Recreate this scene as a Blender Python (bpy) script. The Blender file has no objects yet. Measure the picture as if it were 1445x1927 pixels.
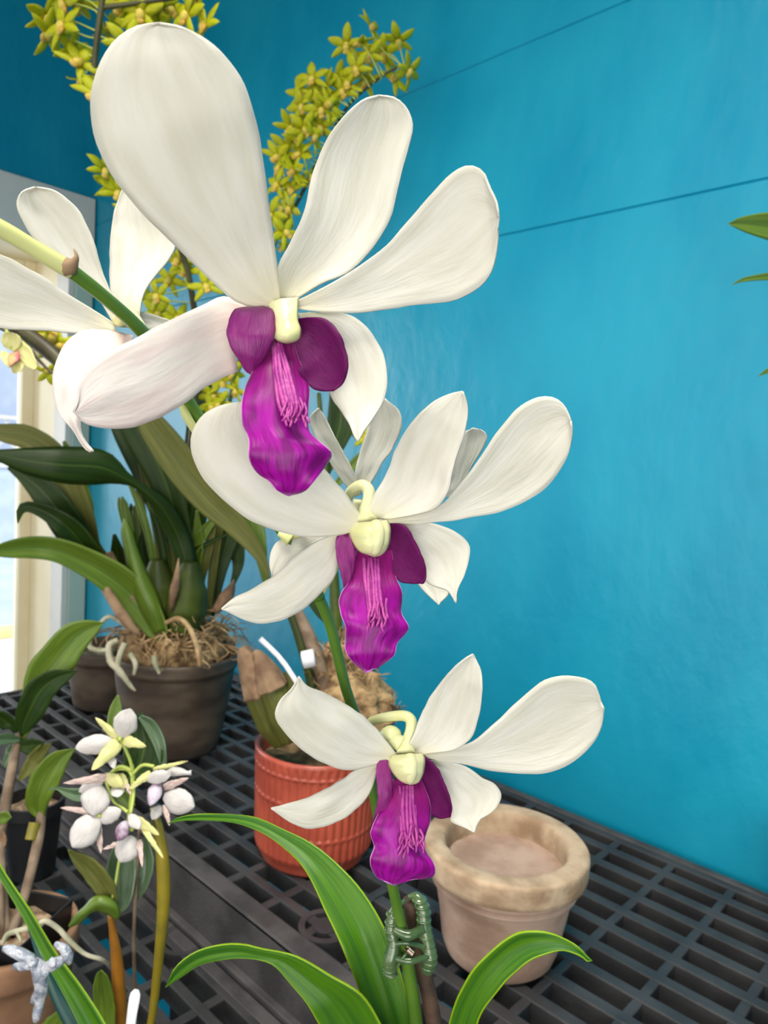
import bpy, bmesh, math, random
from math import sin, cos, pi, radians, exp
from mathutils import Vector, Matrix, noise
random.seed(7)
C = bpy.context.scene.collection
S = bpy.context.scene

# ---------------------------------------------------------------- camera
F_PX = 1348.8
CAM = Vector((0, 0, .42))
_y, _p, _r = radians(43.396), radians(3.828), radians(3.074)
FW = Vector((-sin(_y)*cos(_p), cos(_y)*cos(_p), -sin(_p)))
_R = Vector((cos(_y), sin(_y), 0)); _U = _R.cross(FW)
RT = _R*cos(_r) + _U*sin(_r); UP = -_R*sin(_r) + _U*cos(_r)
cd = bpy.data.cameras.new('camera'); cam = bpy.data.objects.new('camera', cd); C.objects.link(cam)
cd.sensor_width = 36; cd.sensor_fit = 'AUTO'; cd.lens = F_PX/1927*36
cd.clip_start = .01; cd.clip_end = 200
cd.dof.use_dof = True; cd.dof.focus_distance = .2; cd.dof.aperture_fstop = 30
cam.matrix_world = Matrix(((RT.x, UP.x, -FW.x, CAM.x), (RT.y, UP.y, -FW.y, CAM.y), (RT.z, UP.z, -FW.z, CAM.z), (0, 0, 0, 1)))
S.camera = cam

# ---------------------------------------------------------------- light
S.view_settings.view_transform = 'Standard'; S.view_settings.look = 'None'
S.view_settings.gamma = 1; S.view_settings.use_curve_mapping = False
S.view_settings.exposure = 0.02
w = bpy.data.worlds.new('sky'); S.world = w; w.use_nodes = True
nt = w.node_tree; bg = nt.nodes['Background']
tc = nt.nodes.new('ShaderNodeTexCoord'); sx = nt.nodes.new('ShaderNodeSeparateXYZ')
rp = nt.nodes.new('ShaderNodeValToRGB')
nt.links.new(tc.outputs['Generated'], sx.inputs[0]); nt.links.new(sx.outputs['Z'], rp.inputs[0])
rp.color_ramp.elements[0].position = 0; rp.color_ramp.elements[0].color = (1.0, .97, .93, 1)
rp.color_ramp.elements[1].position = .7; rp.color_ramp.elements[1].color = (.86, .93, 1.0, 1)
nt.links.new(rp.outputs[0], bg.inputs[0]); bg.inputs[1].default_value = 1.3

sl_ = bpy.data.lights.new('sun', 'SUN'); sl_.energy = 3.5; sl_.angle = .02; sl_.color = (1, .96, .9)
so_ = bpy.data.objects.new('sun', sl_); C.objects.link(so_); so_.location = (2, 4, 6)
so_.rotation_euler = Vector((-.35, -.6, -.7)).to_track_quat('-Z', 'Y').to_euler()

def area(name, loc, target, size, power, col):
    l = bpy.data.lights.new(name, 'AREA'); l.shape = 'RECTANGLE'; l.size, l.size_y = size
    l.energy = power; l.color = col
    o = bpy.data.objects.new(name, l); C.objects.link(o); o.location = loc
    o.rotation_euler = (Vector(target)-Vector(loc)).to_track_quat('-Z', 'Y').to_euler()
    return o
area('porch_daylight', (.30, -1.7, .30), (-.3, .8, .10), (1.8, 1.0), 8, (1, .95, .86))
area('low_right_key', (.85, -.65, .22), (-.25, .8, .12), (.9, .9), 11, (1, .94, .85))  # unseen key light added to brighten the lower right
sk = area('overhead_fill', (-.05, -.05, 1.6), (-.35, .42, 0), (.7, .7), 8.5, (1, .96, .88)); sk.data.spread = radians(85)  # added fill lamp above the bench; the ceiling has no opening there
area('window_daylight', (-3.0, -.5, .7), (-1.45, .8, .3), (1.2, 1.2), 26, (.95, .98, 1))

# ---------------------------------------------------------------- helpers
ORG = {}
def tag(o, label=None, cat=None, group=None, kind=None):
    if label: o['label'] = label
    if cat: o['category'] = cat
    if group: o['group'] = group
    if kind: o['kind'] = kind
    return o
def thing(name, loc, label, cat, group=None):
    o = bpy.data.objects.new(name, None); C.objects.link(o); o.location = loc; o.empty_display_size = .02
    ORG[o.name] = Vector(loc)
    return tag(o, label, cat, group)
def link(name, vf, mat, parent=None, thick=0, smooth=True, bevel=0, org=None, sub=0, uv=None):
    """vf = (verts, faces[, uvs]) in world coordinates"""
    V, Fc = vf[0], vf[1]
    if parent is not None: org = ORG[parent.name]
    elif org is None: org = Vector((0, 0, 0))
    me = bpy.data.meshes.new(name)
    me.from_pydata([tuple(Vector(v)-org) for v in V], [], Fc)
    if len(vf) > 2 and vf[2]:
        ul = me.uv_layers.new(name='UVMap')
        for lp in me.loops: ul.data[lp.index].uv = vf[2][lp.vertex_index]
    me.validate()
    if smooth:
        for p in me.polygons: p.use_smooth = True
    me.materials.append(mat)
    o = bpy.data.objects.new(name, me); C.objects.link(o)
    if parent is not None: o.parent = parent
    else: o.location = org
    ORG[o.name] = org
    if sub:
        m = o.modifiers.new('sub', 'SUBSURF'); m.levels = m.render_levels = sub
    if thick:
        m = o.modifiers.new('thick', 'SOLIDIFY'); m.thickness = thick; m.offset = 0
    if bevel:
        m = o.modifiers.new('bevel', 'BEVEL'); m.width = bevel; m.segments = 2; m.limit_method = 'ANGLE'
    return o
def join(*parts):
    V, Fc, U = [], [], []
    for p in parts:
        n = len(V); V += list(p[0]); Fc += [tuple(i+n for i in f) for f in p[1]]
        U += list(p[2]) if len(p) > 2 and p[2] else [(0.5, .5)]*len(p[0])
    return V, Fc, U
def ray(px, py): return FW + RT*((px-722.5)/F_PX) - UP*((py-963.5)/F_PX)
def at(px, py, d): return CAM + ray(px, py)*d
def onz(px, py, z=0):
    r = ray(px, py); return CAM + r*((z-CAM.z)/r.z)
def box(x0, x1, y0, y1, z0, z1):
    V = [(x, y, z) for x in (x0, x1) for y in (y0, y1) for z in (z0, z1)]
    return V, [(0, 1, 3, 2), (4, 6, 7, 5), (0, 4, 5, 1), (2, 3, 7, 6), (0, 2, 6, 4), (1, 5, 7, 3)]
def cr(P, n):
    """Catmull-Rom through P (tuples), n samples evenly spaced by arc length"""
    P = [Vector(p) for p in P]
    if len(P) == 2: return [P[0].lerp(P[1], i/(n-1)) for i in range(n)]
    Q = [P[0]*2-P[1]] + P + [P[-1]*2-P[-2]]
    dense = []
    for i in range(1, len(Q)-2):
        a, b, c, d = Q[i-1:i+3]
        for k in range(12):
            t = k/12
            dense.append(.5*((2*b)+(c-a)*t+(2*a-5*b+4*c-d)*t*t+(-a+3*b-3*c+d)*t**3))
    dense.append(P[-1])
    L = [0]
    for i in range(1, len(dense)): L.append(L[-1]+(dense[i].xy-dense[i-1].xy).length + 1e-9 if len(dense[0]) < 3 or True else 0)
    out = []; j = 0
    for i in range(n):
        s = L[-1]*i/(n-1)
        while j < len(L)-2 and L[j+1] < s: j += 1
        t = (s-L[j])/max(1e-9, L[j+1]-L[j]); out.append(dense[j].lerp(dense[j+1], min(1, max(0, t))))
    return out
def lin(P, u):
    x = u*(len(P)-1); i = min(int(x), len(P)-2); return P[i]+(P[i+1]-P[i])*(x-i)
def sheet(L, R, dep, nu=30, nv=11, cup=0, tilt=0, ruf=0, rf=9, seed=0, wob=.0003, fold=0, jag=2.2):
    """thin organ: L and R are its edges (base to tip), dep the distance along it"""
    l = cr([(a, b, 0) for a, b in L], nu); r = cr([(a, b, 0) for a, b in R], nu)
    V, U, Fc = [], [], []
    for i in range(nu):
        u = i/(nu-1); d0 = lin(dep, u); wpx = (r[i]-l[i]).length; wm = wpx*d0/F_PX
        for j in range(nv):
            v = j/(nv-1); p = l[i].lerp(r[i], v); s = 2*v-1
            jt = jag*s*abs(s)*noise.noise(Vector((u*11+seed, 3.7 if s > 0 else 9.1, seed)))*sin(pi*min(1, u*1.02)); nd = (r[i]-l[i]).normalized() if wpx > .5 else Vector((0, 0, 0)); p = p+nd*jt
            dd = d0 + cup*wm*(1-s*s) + tilt*wm*(v-.5) + fold*wm*(1-abs(s))
            dd += ruf*s*s*sin(u*rf+(1.3 if s > 0 else 0)+seed) * (.3+u)
            dd += wob*noise.noise(Vector((u*4+seed*3.1, v*2.5, seed)))*2 + wob*.35*noise.noise(Vector((u*14+seed, v*7, seed)))
            V.append(at(p.x, p.y, dd)); U.append((u, v))
    for i in range(nu-1):
        for j in range(nv-1):
            a = i*nv+j; Fc.append((a, a+1, a+nv+1, a+nv))
    return V, Fc, U
def blade(P, dep=None, n=30, nv=7, **k):
    """leaf from a centreline of (px, py, width px)"""
    c = cr([(a, b, ww) for a, b, ww in P], n); L, R = [], []
    for i, p in enumerate(c):
        a = c[max(0, i-1)]; b = c[min(n-1, i+1)]; t = (b.xy-a.xy)
        t = t.normalized() if t.length > 0 else Vector((0, 1)); nn = Vector((-t.y, t.x))*max(.6, p.z)/2
        L.append((p.x-nn.x, p.y-nn.y)); R.append((p.x+nn.x, p.y+nn.y))
    V, U, Fc = [], [], []
    cup = k.get('cup', 0); tilt = k.get('tilt', 0); fold = k.get('fold', 0)
    for i in range(n):
        u = i/(n-1); d0 = lin(dep, u); l = Vector(L[i]); r = Vector(R[i]); wm = (r-l).length*d0/F_PX
        for j in range(nv):
            v = j/(nv-1); p = l.lerp(r, v); s = 2*v-1
            V.append(at(p.x, p.y, d0+cup*wm*(1-s*s)+tilt*wm*(v-.5)+fold*wm*(1-abs(s)))); U.append((u, v))
    for i in range(n-1):
        for j in range(nv-1):
            a = i*nv+j; Fc.append((a, a+1, a+nv+1, a+nv))
    return V, Fc, U
def sweep(P, rad, ns=10, cap=True):
    P = [Vector(p) for p in P]; V, U, Fc = [], [], []; up = None
    n = len(P)
    for i in range(n):
        t = (P[min(n-1, i+1)]-P[max(0, i-1)])
        t = t.normalized() if t.length > 1e-9 else Vector((0, 0, 1))
        if up is None: up = t.orthogonal().normalized()
        up = (up-t*up.dot(t)); up = up.normalized() if up.length > 1e-6 else t.orthogonal().normalized()
        s = t.cross(up); r = rad[i] if hasattr(rad, '__len__') else rad
        for k in range(ns):
            a = 2*pi*k/ns; V.append(P[i]+(up*cos(a)+s*sin(a))*r); U.append((i/max(1, n-1), k/ns))
    for i in range(n-1):
        for k in range(ns):
            a = i*ns+k; b = i*ns+(k+1) % ns; Fc.append((a, b, b+ns, a+ns))
    if cap: Fc.append(tuple(reversed(range(ns)))); Fc.append(tuple(range((n-1)*ns, n*ns)))
    return V, Fc, U
def tube(P, n=30, ns=10, cap=True):
    """P: (px, py, distance, radius px)"""
    Q = [at(a, b, d) for a, b, d, r in P]; rr = [r*d/F_PX for a, b, d, r in P]
    c = cr3(Q, n); rs = [lin(rr, i/(n-1)) for i in range(n)]
    return sweep(c, rs, ns, cap)
def cr3(P, n):
    P = [Vector(p) for p in P]
    if len(P) == 2: return [P[0].lerp(P[1], i/(n-1)) for i in range(n)]
    Q = [P[0]*2-P[1]]+P+[P[-1]*2-P[-2]]; out = []
    for i in range(n):
        x = i/(n-1)*(len(P)-1); k = min(int(x), len(P)-2); t = x-k
        a, b, c, d = Q[k:k+4]
        out.append(.5*((2*b)+(c-a)*t+(2*a-5*b+4*c-d)*t*t+(-a+3*b-3*c+d)*t**3))
    return out
def ball(c, r, sc=(1, 1, 1), n=14, m=10, rough=0, M=None):
    c = Vector(c); V, Fc, U = [], [], []
    for i in range(m+1):
        th = pi*i/m
        for k in range(n):
            ph = 2*pi*k/n; q = Vector((sin(th)*cos(ph)*sc[0], sin(th)*sin(ph)*sc[1], cos(th)*sc[2]))
            if M: q = M @ q
            f = 1+rough*noise.noise(q*3+c*90); V.append(c+q*r*f); U.append((i/m, k/n))
    for i in range(m):
        for k in range(n):
            a = i*n+k; b = i*n+(k+1) % n; Fc.append((a, a+n, b+n, b))
    return V, Fc, U
def lathe(prof, c, n=64, fn=None):
    """prof: (r, z) from the outside bottom up, over the rim and down inside"""
    c = Vector(c); V, Fc, U = [], [], []; q = [prof[0]]
    for a, b in zip(prof, prof[1:]):
        m = max(1, min(14, int(math.hypot(b[0]-a[0], b[1]-a[1])/.0035))); q += [(a[0]+(b[0]-a[0])*k/m, a[1]+(b[1]-a[1])*k/m) for k in range(1, m+1)]
    prof = q
    for i, (r, z) in enumerate(prof):
        for k in range(n):
            a = 2*pi*k/n; rr = r*(fn(a, z, r) if fn else 1)
            V.append(c+Vector((rr*cos(a), rr*sin(a), z))); U.append((k/n, i/(len(prof)-1)))
    for i in range(len(prof)-1):
        for k in range(n):
            a = i*n+k; b = i*n+(k+1) % n; Fc.append((a, b, b+n, a+n))
    Fc.append(tuple(reversed(range(n)))); Fc.append(tuple(range((len(prof)-1)*n, len(prof)*n)))
    return V, Fc, U

# ---------------------------------------------------------------- materials
def srgb(r, g, b):
    f = lambda c: (c/255/12.92 if c/255 <= .04045 else ((c/255+.055)/1.055)**2.4)
    return (f(r), f(g), f(b), 1)
def mat(name, col, rough=.5, col2=None, nscale=8, coord='Object', stretch=(1, 1, 1), bump=0, bscale=40, sss=0, trans=0,
        spec=.5, coat=0, metal=0, edge=None, edge_w=.06, rib=None, rib_w=.05, base=None, base_at=(.0, .35), contrast=(.35, .65), tip=None, detail=4, bdist=.001, transmission=0):
    m = bpy.data.materials.new(name); m.use_nodes = True; N = m.node_tree.nodes; Lk = m.node_tree.links
    b = N['Principled BSDF']; b.inputs['Roughness'].default_value = rough; b.inputs['Metallic'].default_value = metal
    b.inputs['Specular IOR Level'].default_value = spec; b.inputs['Coat Weight'].default_value = coat
    b.inputs['Transmission Weight'].default_value = transmission
    t = N.new('ShaderNodeTexCoord'); mp = N.new('ShaderNodeMapping'); mp.inputs['Scale'].default_value = stretch
    Lk.new(t.outputs['UV' if coord == 'UV' else coord], mp.inputs[0])
    def mix(fac, a, bb):
        x = N.new('ShaderNodeMix'); x.data_type = 'RGBA'; Lk.new(fac, x.inputs[0])
        for s, q in ((x.inputs[6], a), (x.inputs[7], bb)):
            if hasattr(q, 'is_linked') or hasattr(q, 'node'): Lk.new(q, s)
            else: s.default_value = q
        return x.outputs[2]
    def rng(src, a, bb, lo=0, hi=1):
        x = N.new('ShaderNodeMapRange'); x.interpolation_type = 'SMOOTHSTEP'; Lk.new(src, x.inputs[0])
        for i, q in enumerate((a, bb, lo, hi)): x.inputs[i+1].default_value = q
        return x.outputs[0]
    def math_(op, a, v=None):
        x = N.new('ShaderNodeMath'); x.operation = op; Lk.new(a, x.inputs[0])
        if v is not None: x.inputs[1].default_value = v
        return x.outputs[0]
    N.new('ShaderNodeRGB'); cur = N[-1].outputs[0]; cur.default_value = col
    if col2:
        nz = N.new('ShaderNodeTexNoise'); nz.inputs['Scale'].default_value = nscale; nz.inputs['Detail'].default_value = detail
        Lk.new(mp.outputs[0], nz.inputs['Vector']); cur = mix(rng(nz.outputs['Fac'], *contrast), col, col2)
    if base or edge or rib or tip:
        su = N.new('ShaderNodeSeparateXYZ'); Lk.new(t.outputs['UV'], su.inputs[0])
        av = math_('ABSOLUTE', math_('SUBTRACT', su.outputs[1], .5))
        if base: cur = mix(rng(su.outputs[0], base_at[0], base_at[1], 1, 0), cur, base)
        if rib: cur = mix(rng(av, 0, rib_w, 1, 0), cur, rib)
        if edge: cur = mix(rng(av, .5-edge_w, .5), cur, edge)
        if tip: cur = mix(rng(su.outputs[0], .93, 1), cur, tip)
    Lk.new(cur, b.inputs['Base Color'])
    if sss:
        b.inputs['Subsurface Weight'].default_value = sss; b.inputs['Subsurface Radius'].default_value = (.004, .003, .002)
        b.inputs['Subsurface Scale'].default_value = 1
    if bump:
        nb = N.new('ShaderNodeTexNoise'); nb.inputs['Scale'].default_value = bscale; nb.inputs['Detail'].default_value = 5
        Lk.new(mp.outputs[0], nb.inputs['Vector']); bp = N.new('ShaderNodeBump'); bp.inputs['Strength'].default_value = bump
        bp.inputs['Distance'].default_value = bdist; Lk.new(nb.outputs['Fac'], bp.inputs['Height']); Lk.new(bp.outputs[0], b.inputs['Normal'])
    if trans:
        tr = N.new('ShaderNodeBsdfTranslucent'); Lk.new(cur, tr.inputs[0]); ms = N.new('ShaderNodeMixShader')
        ms.inputs[0].default_value = trans; Lk.new(b.outputs[0], ms.inputs[1]); Lk.new(tr.outputs[0], ms.inputs[2])
        Lk.new(ms.outputs[0], N['Material Output'].inputs[0])
    return m

M = {}
M['petal'] = mat('white_petal', srgb(226, 223, 213), .5, srgb(214, 211, 196), 2.2, 'UV', (1, 2.2, 1), bump=.35, bscale=7, trans=.2,
                 spec=.3, base=srgb(228, 222, 192), base_at=(-.05, .22), bdist=.0007)
M['petal_pink'] = mat('blush_petal', srgb(226, 220, 213), .5, srgb(220, 205, 200), 2, 'UV', (1, 1.6, 1), bump=.35, bscale=7, trans=.2,
                 spec=.3, base=srgb(234, 208, 198), base_at=(.0, .35), bdist=.0007)
M['cream'] = mat('column_cream', srgb(222, 220, 172), .4, srgb(208, 208, 146), 60, bump=.1, bscale=300, sss=.1)
M['lip'] = mat('magenta_lip', srgb(162, 6, 152), .42, srgb(126, 2, 116), 5, 'UV', (1, 1.8, 1), bump=.3, bscale=8, trans=.15, spec=.35,
               edge=srgb(236, 170, 232), edge_w=.02, tip=srgb(214, 110, 214), base=srgb(136, 16, 106), base_at=(.1, .5), bdist=.0007, contrast=(.42, .6))
M['lobe'] = mat('deep_purple_lobe', srgb(98, 0, 82), .5, srgb(80, 0, 68), 7, 'UV', (1, 5, 1), bump=.5, bscale=12, trans=.06, spec=.2, bdist=.0008)
M['lobe_back'] = mat('mauve_lobe', srgb(150, 44, 128), .4, srgb(132, 26, 112), 5, 'UV', (1, 4, 1), bump=.4, bscale=10, trans=.15, spec=.5, bdist=.0008)
M['callus'] = mat('pink_ridge', srgb(182, 70, 152), .5, srgb(152, 40, 132), 260, bump=.5, bscale=900)
M['stem'] = mat('green_stem', srgb(92, 128, 38), .4, srgb(72, 108, 28), 30, bump=.2, bscale=200, coat=.2)
M['stem_pale'] = mat('pale_green_stem', srgb(206, 208, 140), .4, srgb(186, 192, 112), 40, bump=.1, bscale=200)
M['leaf'] = mat('bright_green_leaf', srgb(74, 122, 12), .4, srgb(44, 94, 24), 1.5, 'UV', (1, 3, 1), bump=.2, bscale=8, trans=.15,
                spec=.35, edge=srgb(144, 178, 22), edge_w=.04, rib=srgb(60, 108, 22), rib_w=.04)
M['leaf_dark'] = mat('dark_green_leaf', srgb(42, 66, 16), .38, srgb(30, 50, 12), 3, 'UV', (1, 5, 1), bump=.3, bscale=10, trans=.12, spec=.3, rib=srgb(70, 94, 32), rib_w=.03)
M['leaf_mid'] = mat('mid_green_leaf', srgb(108, 132, 38), .35, srgb(84, 112, 30), 3, 'UV', (1, 5, 1), bump=.3, bscale=10, trans=.15, coat=.2, rib=srgb(74, 104, 30), rib_w=.05)
M['leaf_olive'] = mat('olive_leaf', srgb(112, 112, 54), .45, srgb(88, 94, 40), 3, 'UV', (1, 5, 1), bump=.3, bscale=10, trans=.15, spec=.3, rib=srgb(84, 94, 38), rib_w=.05)
M['leaf_grey'] = mat('grey_green_leaf', srgb(92, 116, 84), .3, srgb(72, 98, 64), 3, 'UV', (1, 5, 1), bump=.2, bscale=10, trans=.1, coat=.3, rib=srgb(70, 96, 60), rib_w=.05)
M['yellow'] = mat('yellow_green_petal', srgb(206, 206, 34), .5, srgb(174, 182, 18), 5, 'UV', (1, 3, 1), trans=.25, spec=.3, base=srgb(166, 162, 16), base_at=(0, .4))
M['yellow_lip'] = mat('pale_yellow_lip', srgb(230, 214, 96), .5, srgb(206, 166, 60), 60, trans=.15)
M['spike'] = mat('brown_green_spike', srgb(84, 84, 44), .5, srgb(62, 54, 36), 30)
M['bulb'] = mat('pseudobulb_green', srgb(70, 84, 24), .5, srgb(48, 60, 18), 20, bump=.5, bscale=60, spec=.3)
M['husk'] = mat('papery_husk', srgb(150, 122, 92), .8, srgb(104, 76, 56), 40, bump=.6, bscale=90)
M['root'] = mat('tan_root', srgb(196, 166, 122), .8, srgb(146, 114, 76), 60, bump=.5, bscale=200)
M['root_pale'] = mat('pale_root', srgb(190, 184, 158), .7, srgb(150, 150, 120), 60, bump=.3, bscale=200)
M['moss'] = mat('tan_moss', srgb(176, 146, 104), .95, srgb(104, 80, 52), 60, bump=1, bscale=160, bdist=.003)
M['clay'] = mat('weathered_clay', srgb(186, 158, 140), .9, srgb(148, 120, 102), 22, bump=.7, bscale=60, detail=8, bdist=.002)
M['clay_rim'] = mat('pale_clay_rim', srgb(190, 166, 138), .9, srgb(146, 120, 94), 32, bump=.8, bscale=90, detail=10, bdist=.002)
M['soil'] = mat('dry_soil', srgb(200, 172, 138), .95, srgb(116, 90, 68), 90, bump=1, bscale=160, detail=8, bdist=.003)
M['brown_pot'] = mat('brown_plastic_pot', srgb(92, 78, 64), .5, srgb(62, 51, 42), 16, bump=.4, bscale=30, detail=6, stretch=(1, 1, 2))
M['terra'] = mat('terracotta', srgb(150, 112, 82), .85, srgb(112, 80, 58), 14, bump=.5, bscale=60, detail=8)
M['red_pot'] = mat('coral_glaze', srgb(184, 84, 62), .42, srgb(160, 68, 50), 20, bump=.2, bscale=90, coat=.25)
M['plastic'] = mat('black_grate_plastic', srgb(62, 61, 62), .45, srgb(46, 46, 48), 20, bump=.5, bscale=250, spec=.5)
M['lip_face'] = mat('grey_bench_rail', srgb(78, 75, 75), .55, srgb(54, 52, 53), 26, bump=.5, bscale=250, detail=8)
M['black'] = mat('black_pot_plastic', srgb(26, 27, 30), .4)
M['wall'] = mat('teal_wall_paint', srgb(22, 151, 181), .38, srgb(2, 137, 171), 6, bump=.45, bscale=42, detail=8, spec=.5, bdist=.004, stretch=(1, 1, .6), contrast=(.3, .7))
M['groove'] = mat('dark_teal_seam', srgb(12, 78, 98), .6)
M['trim_white'] = mat('white_trim_paint', srgb(226, 226, 220), .45, srgb(214, 214, 208), 8, bump=.2, bscale=30)
M['trim_cream'] = mat('cream_trim_paint', srgb(250, 240, 208), .45, srgb(244, 232, 196), 8, bump=.2, bscale=30)
M['trim_green'] = mat('pale_green_trim_paint', srgb(186, 208, 196), .45)
M['ceiling'] = mat('dark_ceiling_boards', srgb(70, 60, 52), .8)
M['glass'] = bpy.data.materials.new('window_glass'); M['glass'].use_nodes = True
_n = M['glass'].node_tree; _n.nodes.clear(); _o = _n.nodes.new('ShaderNodeOutputMaterial'); _m = _n.nodes.new('ShaderNodeMixShader')
_t = _n.nodes.new('ShaderNodeBsdfTransparent'); _g = _n.nodes.new('ShaderNodeBsdfGlossy'); _f = _n.nodes.new('ShaderNodeFresnel')
_g.inputs['Roughness'].default_value = .02; _f.inputs[0].default_value = 1.3; _n.links.new(_f.outputs[0], _m.inputs[0])
_n.links.new(_t.outputs[0], _m.inputs[1]); _n.links.new(_g.outputs[0], _m.inputs[2]); _n.links.new(_m.outputs[0], _o.inputs[0])
M['floor'] = mat('concrete_floor', srgb(90, 88, 84), .9, srgb(70, 68, 66), 5)
M['pave'] = mat('pale_pavement', srgb(226, 226, 226), .9, srgb(206, 206, 210), 2)
M['asphalt'] = mat('blue_grey_asphalt', srgb(184, 198, 220), .9, srgb(168, 186, 212), 2)
M['kerb'] = mat('yellow_kerb_paint', srgb(236, 214, 150), .8)
M['house'] = mat('pale_blue_siding', srgb(190, 206, 226), .8, srgb(176, 194, 218), 4)
M['stake'] = mat('brown_stake', srgb(84, 62, 46), .7, srgb(58, 42, 32), 90, bump=.6, bscale=260)
M['clip'] = mat('green_clip_plastic', srgb(104, 130, 84), .18, srgb(72, 104, 62), 90, coat=.6, transmission=.35)
M['metal'] = mat('spring_metal', srgb(190, 170, 150), .25, metal=1)
M['crystal'] = mat('acrylic_painted_glints', srgb(244, 246, 255), .05, srgb(186, 194, 212), 230, transmission=.5, bump=1, bscale=260, bdist=.004, coat=.8, contrast=(.46, .56))  # pale and grey mottle in the base colour stands in for glassy glints
M['cane_y'] = mat('yellow_olive_cane', srgb(146, 128, 30), .4, srgb(110, 104, 30), 25, coat=.2, bump=.2, bscale=90)
M['cane_o'] = mat('orange_cane', srgb(190, 124, 36), .4, srgb(140, 92, 26), 20, coat=.2)
M['cane_grey'] = mat('grey_brown_cane', srgb(140, 120, 100), .7, srgb(104, 84, 66), 60, bump=.5, bscale=160)
M['tag'] = mat('white_plastic_tag', srgb(232, 232, 236), .4)
M['bloom'] = mat('small_white_petal', srgb(222, 217, 213), .5, srgb(208, 202, 200), 4, 'UV', (1, 3, 1), trans=.2, spec=.3, bump=.2, bscale=8)
M['bloom_yellow'] = mat('lime_sepal', srgb(228, 224, 170), .5, srgb(214, 212, 128), 4, 'UV', (1, 3, 1), trans=.2, tip=srgb(190, 140, 140), spec=.3)
M['bloom_pink'] = mat('pink_flushed_sepal', srgb(232, 220, 204), .5, srgb(190, 150, 154), 5, 'UV', (1, 3, 1), trans=.2, spec=.3)
M['bloom_lip'] = mat('dusky_purple_lip', srgb(196, 186, 200), .5, srgb(104, 62, 92), 70, trans=.1, contrast=(.4, .6))
M['pedicel'] = mat('lime_pedicel', srgb(176, 190, 92), .5)
# ---------------------------------------------------------------- setting
def struct(name, vf, m, bevel=0, smooth=False):
    o = link(name, vf, m, smooth=smooth, bevel=bevel); o['kind'] = 'structure'; return o
WY = .815; WX = -1.83
# back wall: boards with shallow V seams, swept along the wall
zs = [-.9]
for z in (.736, .978): zs += [z-.0016, z, z+.0016]
zs.append(2.1)
V = []
for x in (WX-.245, 1.6):
    for i, z in enumerate(zs): V.append((x, WY+(.0024 if 0 < i < len(zs)-1 and (i-1) % 3 == 1 else 0), z))
n = len(zs)
Fc = [(i, i+1, n+i+1, n+i) for i in range(n-1)]
V += [(WX-.245, WY+.1, -.9), (WX-.245, WY+.1, 2.1), (1.6, WY+.1, -.9), (1.6, WY+.1, 2.1)]
Fc += [(2*n, 2*n+2, 2*n+3, 2*n+1), (0, n, 2*n+2, 2*n), (n-1, 2*n+1, 2*n+3, 2*n-1)]
struct('wall_back', (V, Fc), M['wall'])
# left wall around the window opening
y0, y1, zb, zt, WO = -.60, .757, -.50, .905, WX-.245
struct('wall_left', join(box(WO, WX, -1.9, y0-.012, -.9, 2.1), box(WO, WX, y1+.012, WY, -.9, 2.1),
       box(WO, WX, y0-.012, y1+.012, -.9, zb-.012), box(WO, WX, y0-.012, y1+.012, zt+.012, 2.1)), M['wall'])
struct('floor', box(WO, 1.6, -2.2, WY+.1, -.95, -.9), M['floor'])
struct('ceiling', box(WO, 1.45, -1.9, WY+.1, 1.7, 1.76), M['ceiling'])  # unseen ceiling, set low and dark to hold back light from above
struct('right_light_block', box(1.35, 1.45, -1.0, WY, -.9, 2.1), M['wall'])  # unseen slab added to keep sky light off the left wall
struct('trim_1', box(WX, WX+.018, y0-.08, WY-.004, .915, 1.04), M['trim_white'], .002)          # head casing
struct('trim_2', box(WX, WX+.016, .7665, WY-.004, zb-.06, .914), M['trim_green'], .002)          # side casing
struct('window_1', join(box(WO, WX-.06, y1, y1+.011, zb, zt), box(WO, WX-.06, y0-.011, y0, zb, zt), box(WO, WX-.06, y0-.011, y1+.011, zt, zt+.011), box(WO, WX-.06, y0-.011, y1+.011, zb-.011, zb),
       box(WO, WO+.035, y1-.03, y1-.0005, zb, zt), box(WO, WO+.035, y0+.0005, y0+.03, zb, zt), box(WO, WO+.035, y0+.031, y1-.031, zt-.03, zt-.0005), box(WO, WO+.035, y0+.031, y1-.031, zb+.0005, zb+.03)), M['trim_cream'], .001)
struct('trim_3', join(box(WX-.058, WX+.012, y1-.006, y1+.0085, zb, zt), box(WX-.058, WX+.012, y0-.0085, y0+.006, zb, zt), box(WX-.058, WX+.012, y0-.0085, y1+.0085, zt+.0005, zt+.0095)), M['trim_white'], .001)
struct('window_glass', box(WO+.015, WO+.018, y0+.03, y1-.03, zb+.03, zt-.03), M['glass'])
# outside the window
struct('pavement', box(-40, WO-.01, -20, 30, -1.0, -.92), M['pave'])
struct('road', box(-9.5, -5.4, -20, 30, -.919, -.912), M['asphalt'])
k = link('kerb', box(-5.35, -5.2, -20, 30, -.92, -.86), M['kerb'], smooth=False, bevel=.01); k['kind'] = 'structure'
hs = thing('house', (-12, 4, -.92), 'pale blue house across the road seen through the window', 'house')
link('wall', box(-14, -12, -6, 14, -.92, 3.2), M['house'], hs, smooth=False)
link('roof', box(-14.3, -11.7, -6.3, 14.3, 3.2, 3.4), M['trim_white'], hs, smooth=False)
for yy in (1.0, 3.4, 5.8): link('window', box(-12.0, -11.96, yy, yy+1.3, .2, 1.7), M['asphalt'], hs, smooth=False)
fn = thing('lattice_fence', (-10.4, 4, -.92), 'white lattice fence beyond the window glass', 'fence')
sl = []
for i in range(60):
    y = -1+i*.22
    for s in (1, -1):
        a = Vector((-10.4, y, .15)); b = Vector((-10.4, y+s*.6, .75)); sl.append(sweep([a, b], .012, 4))
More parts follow.
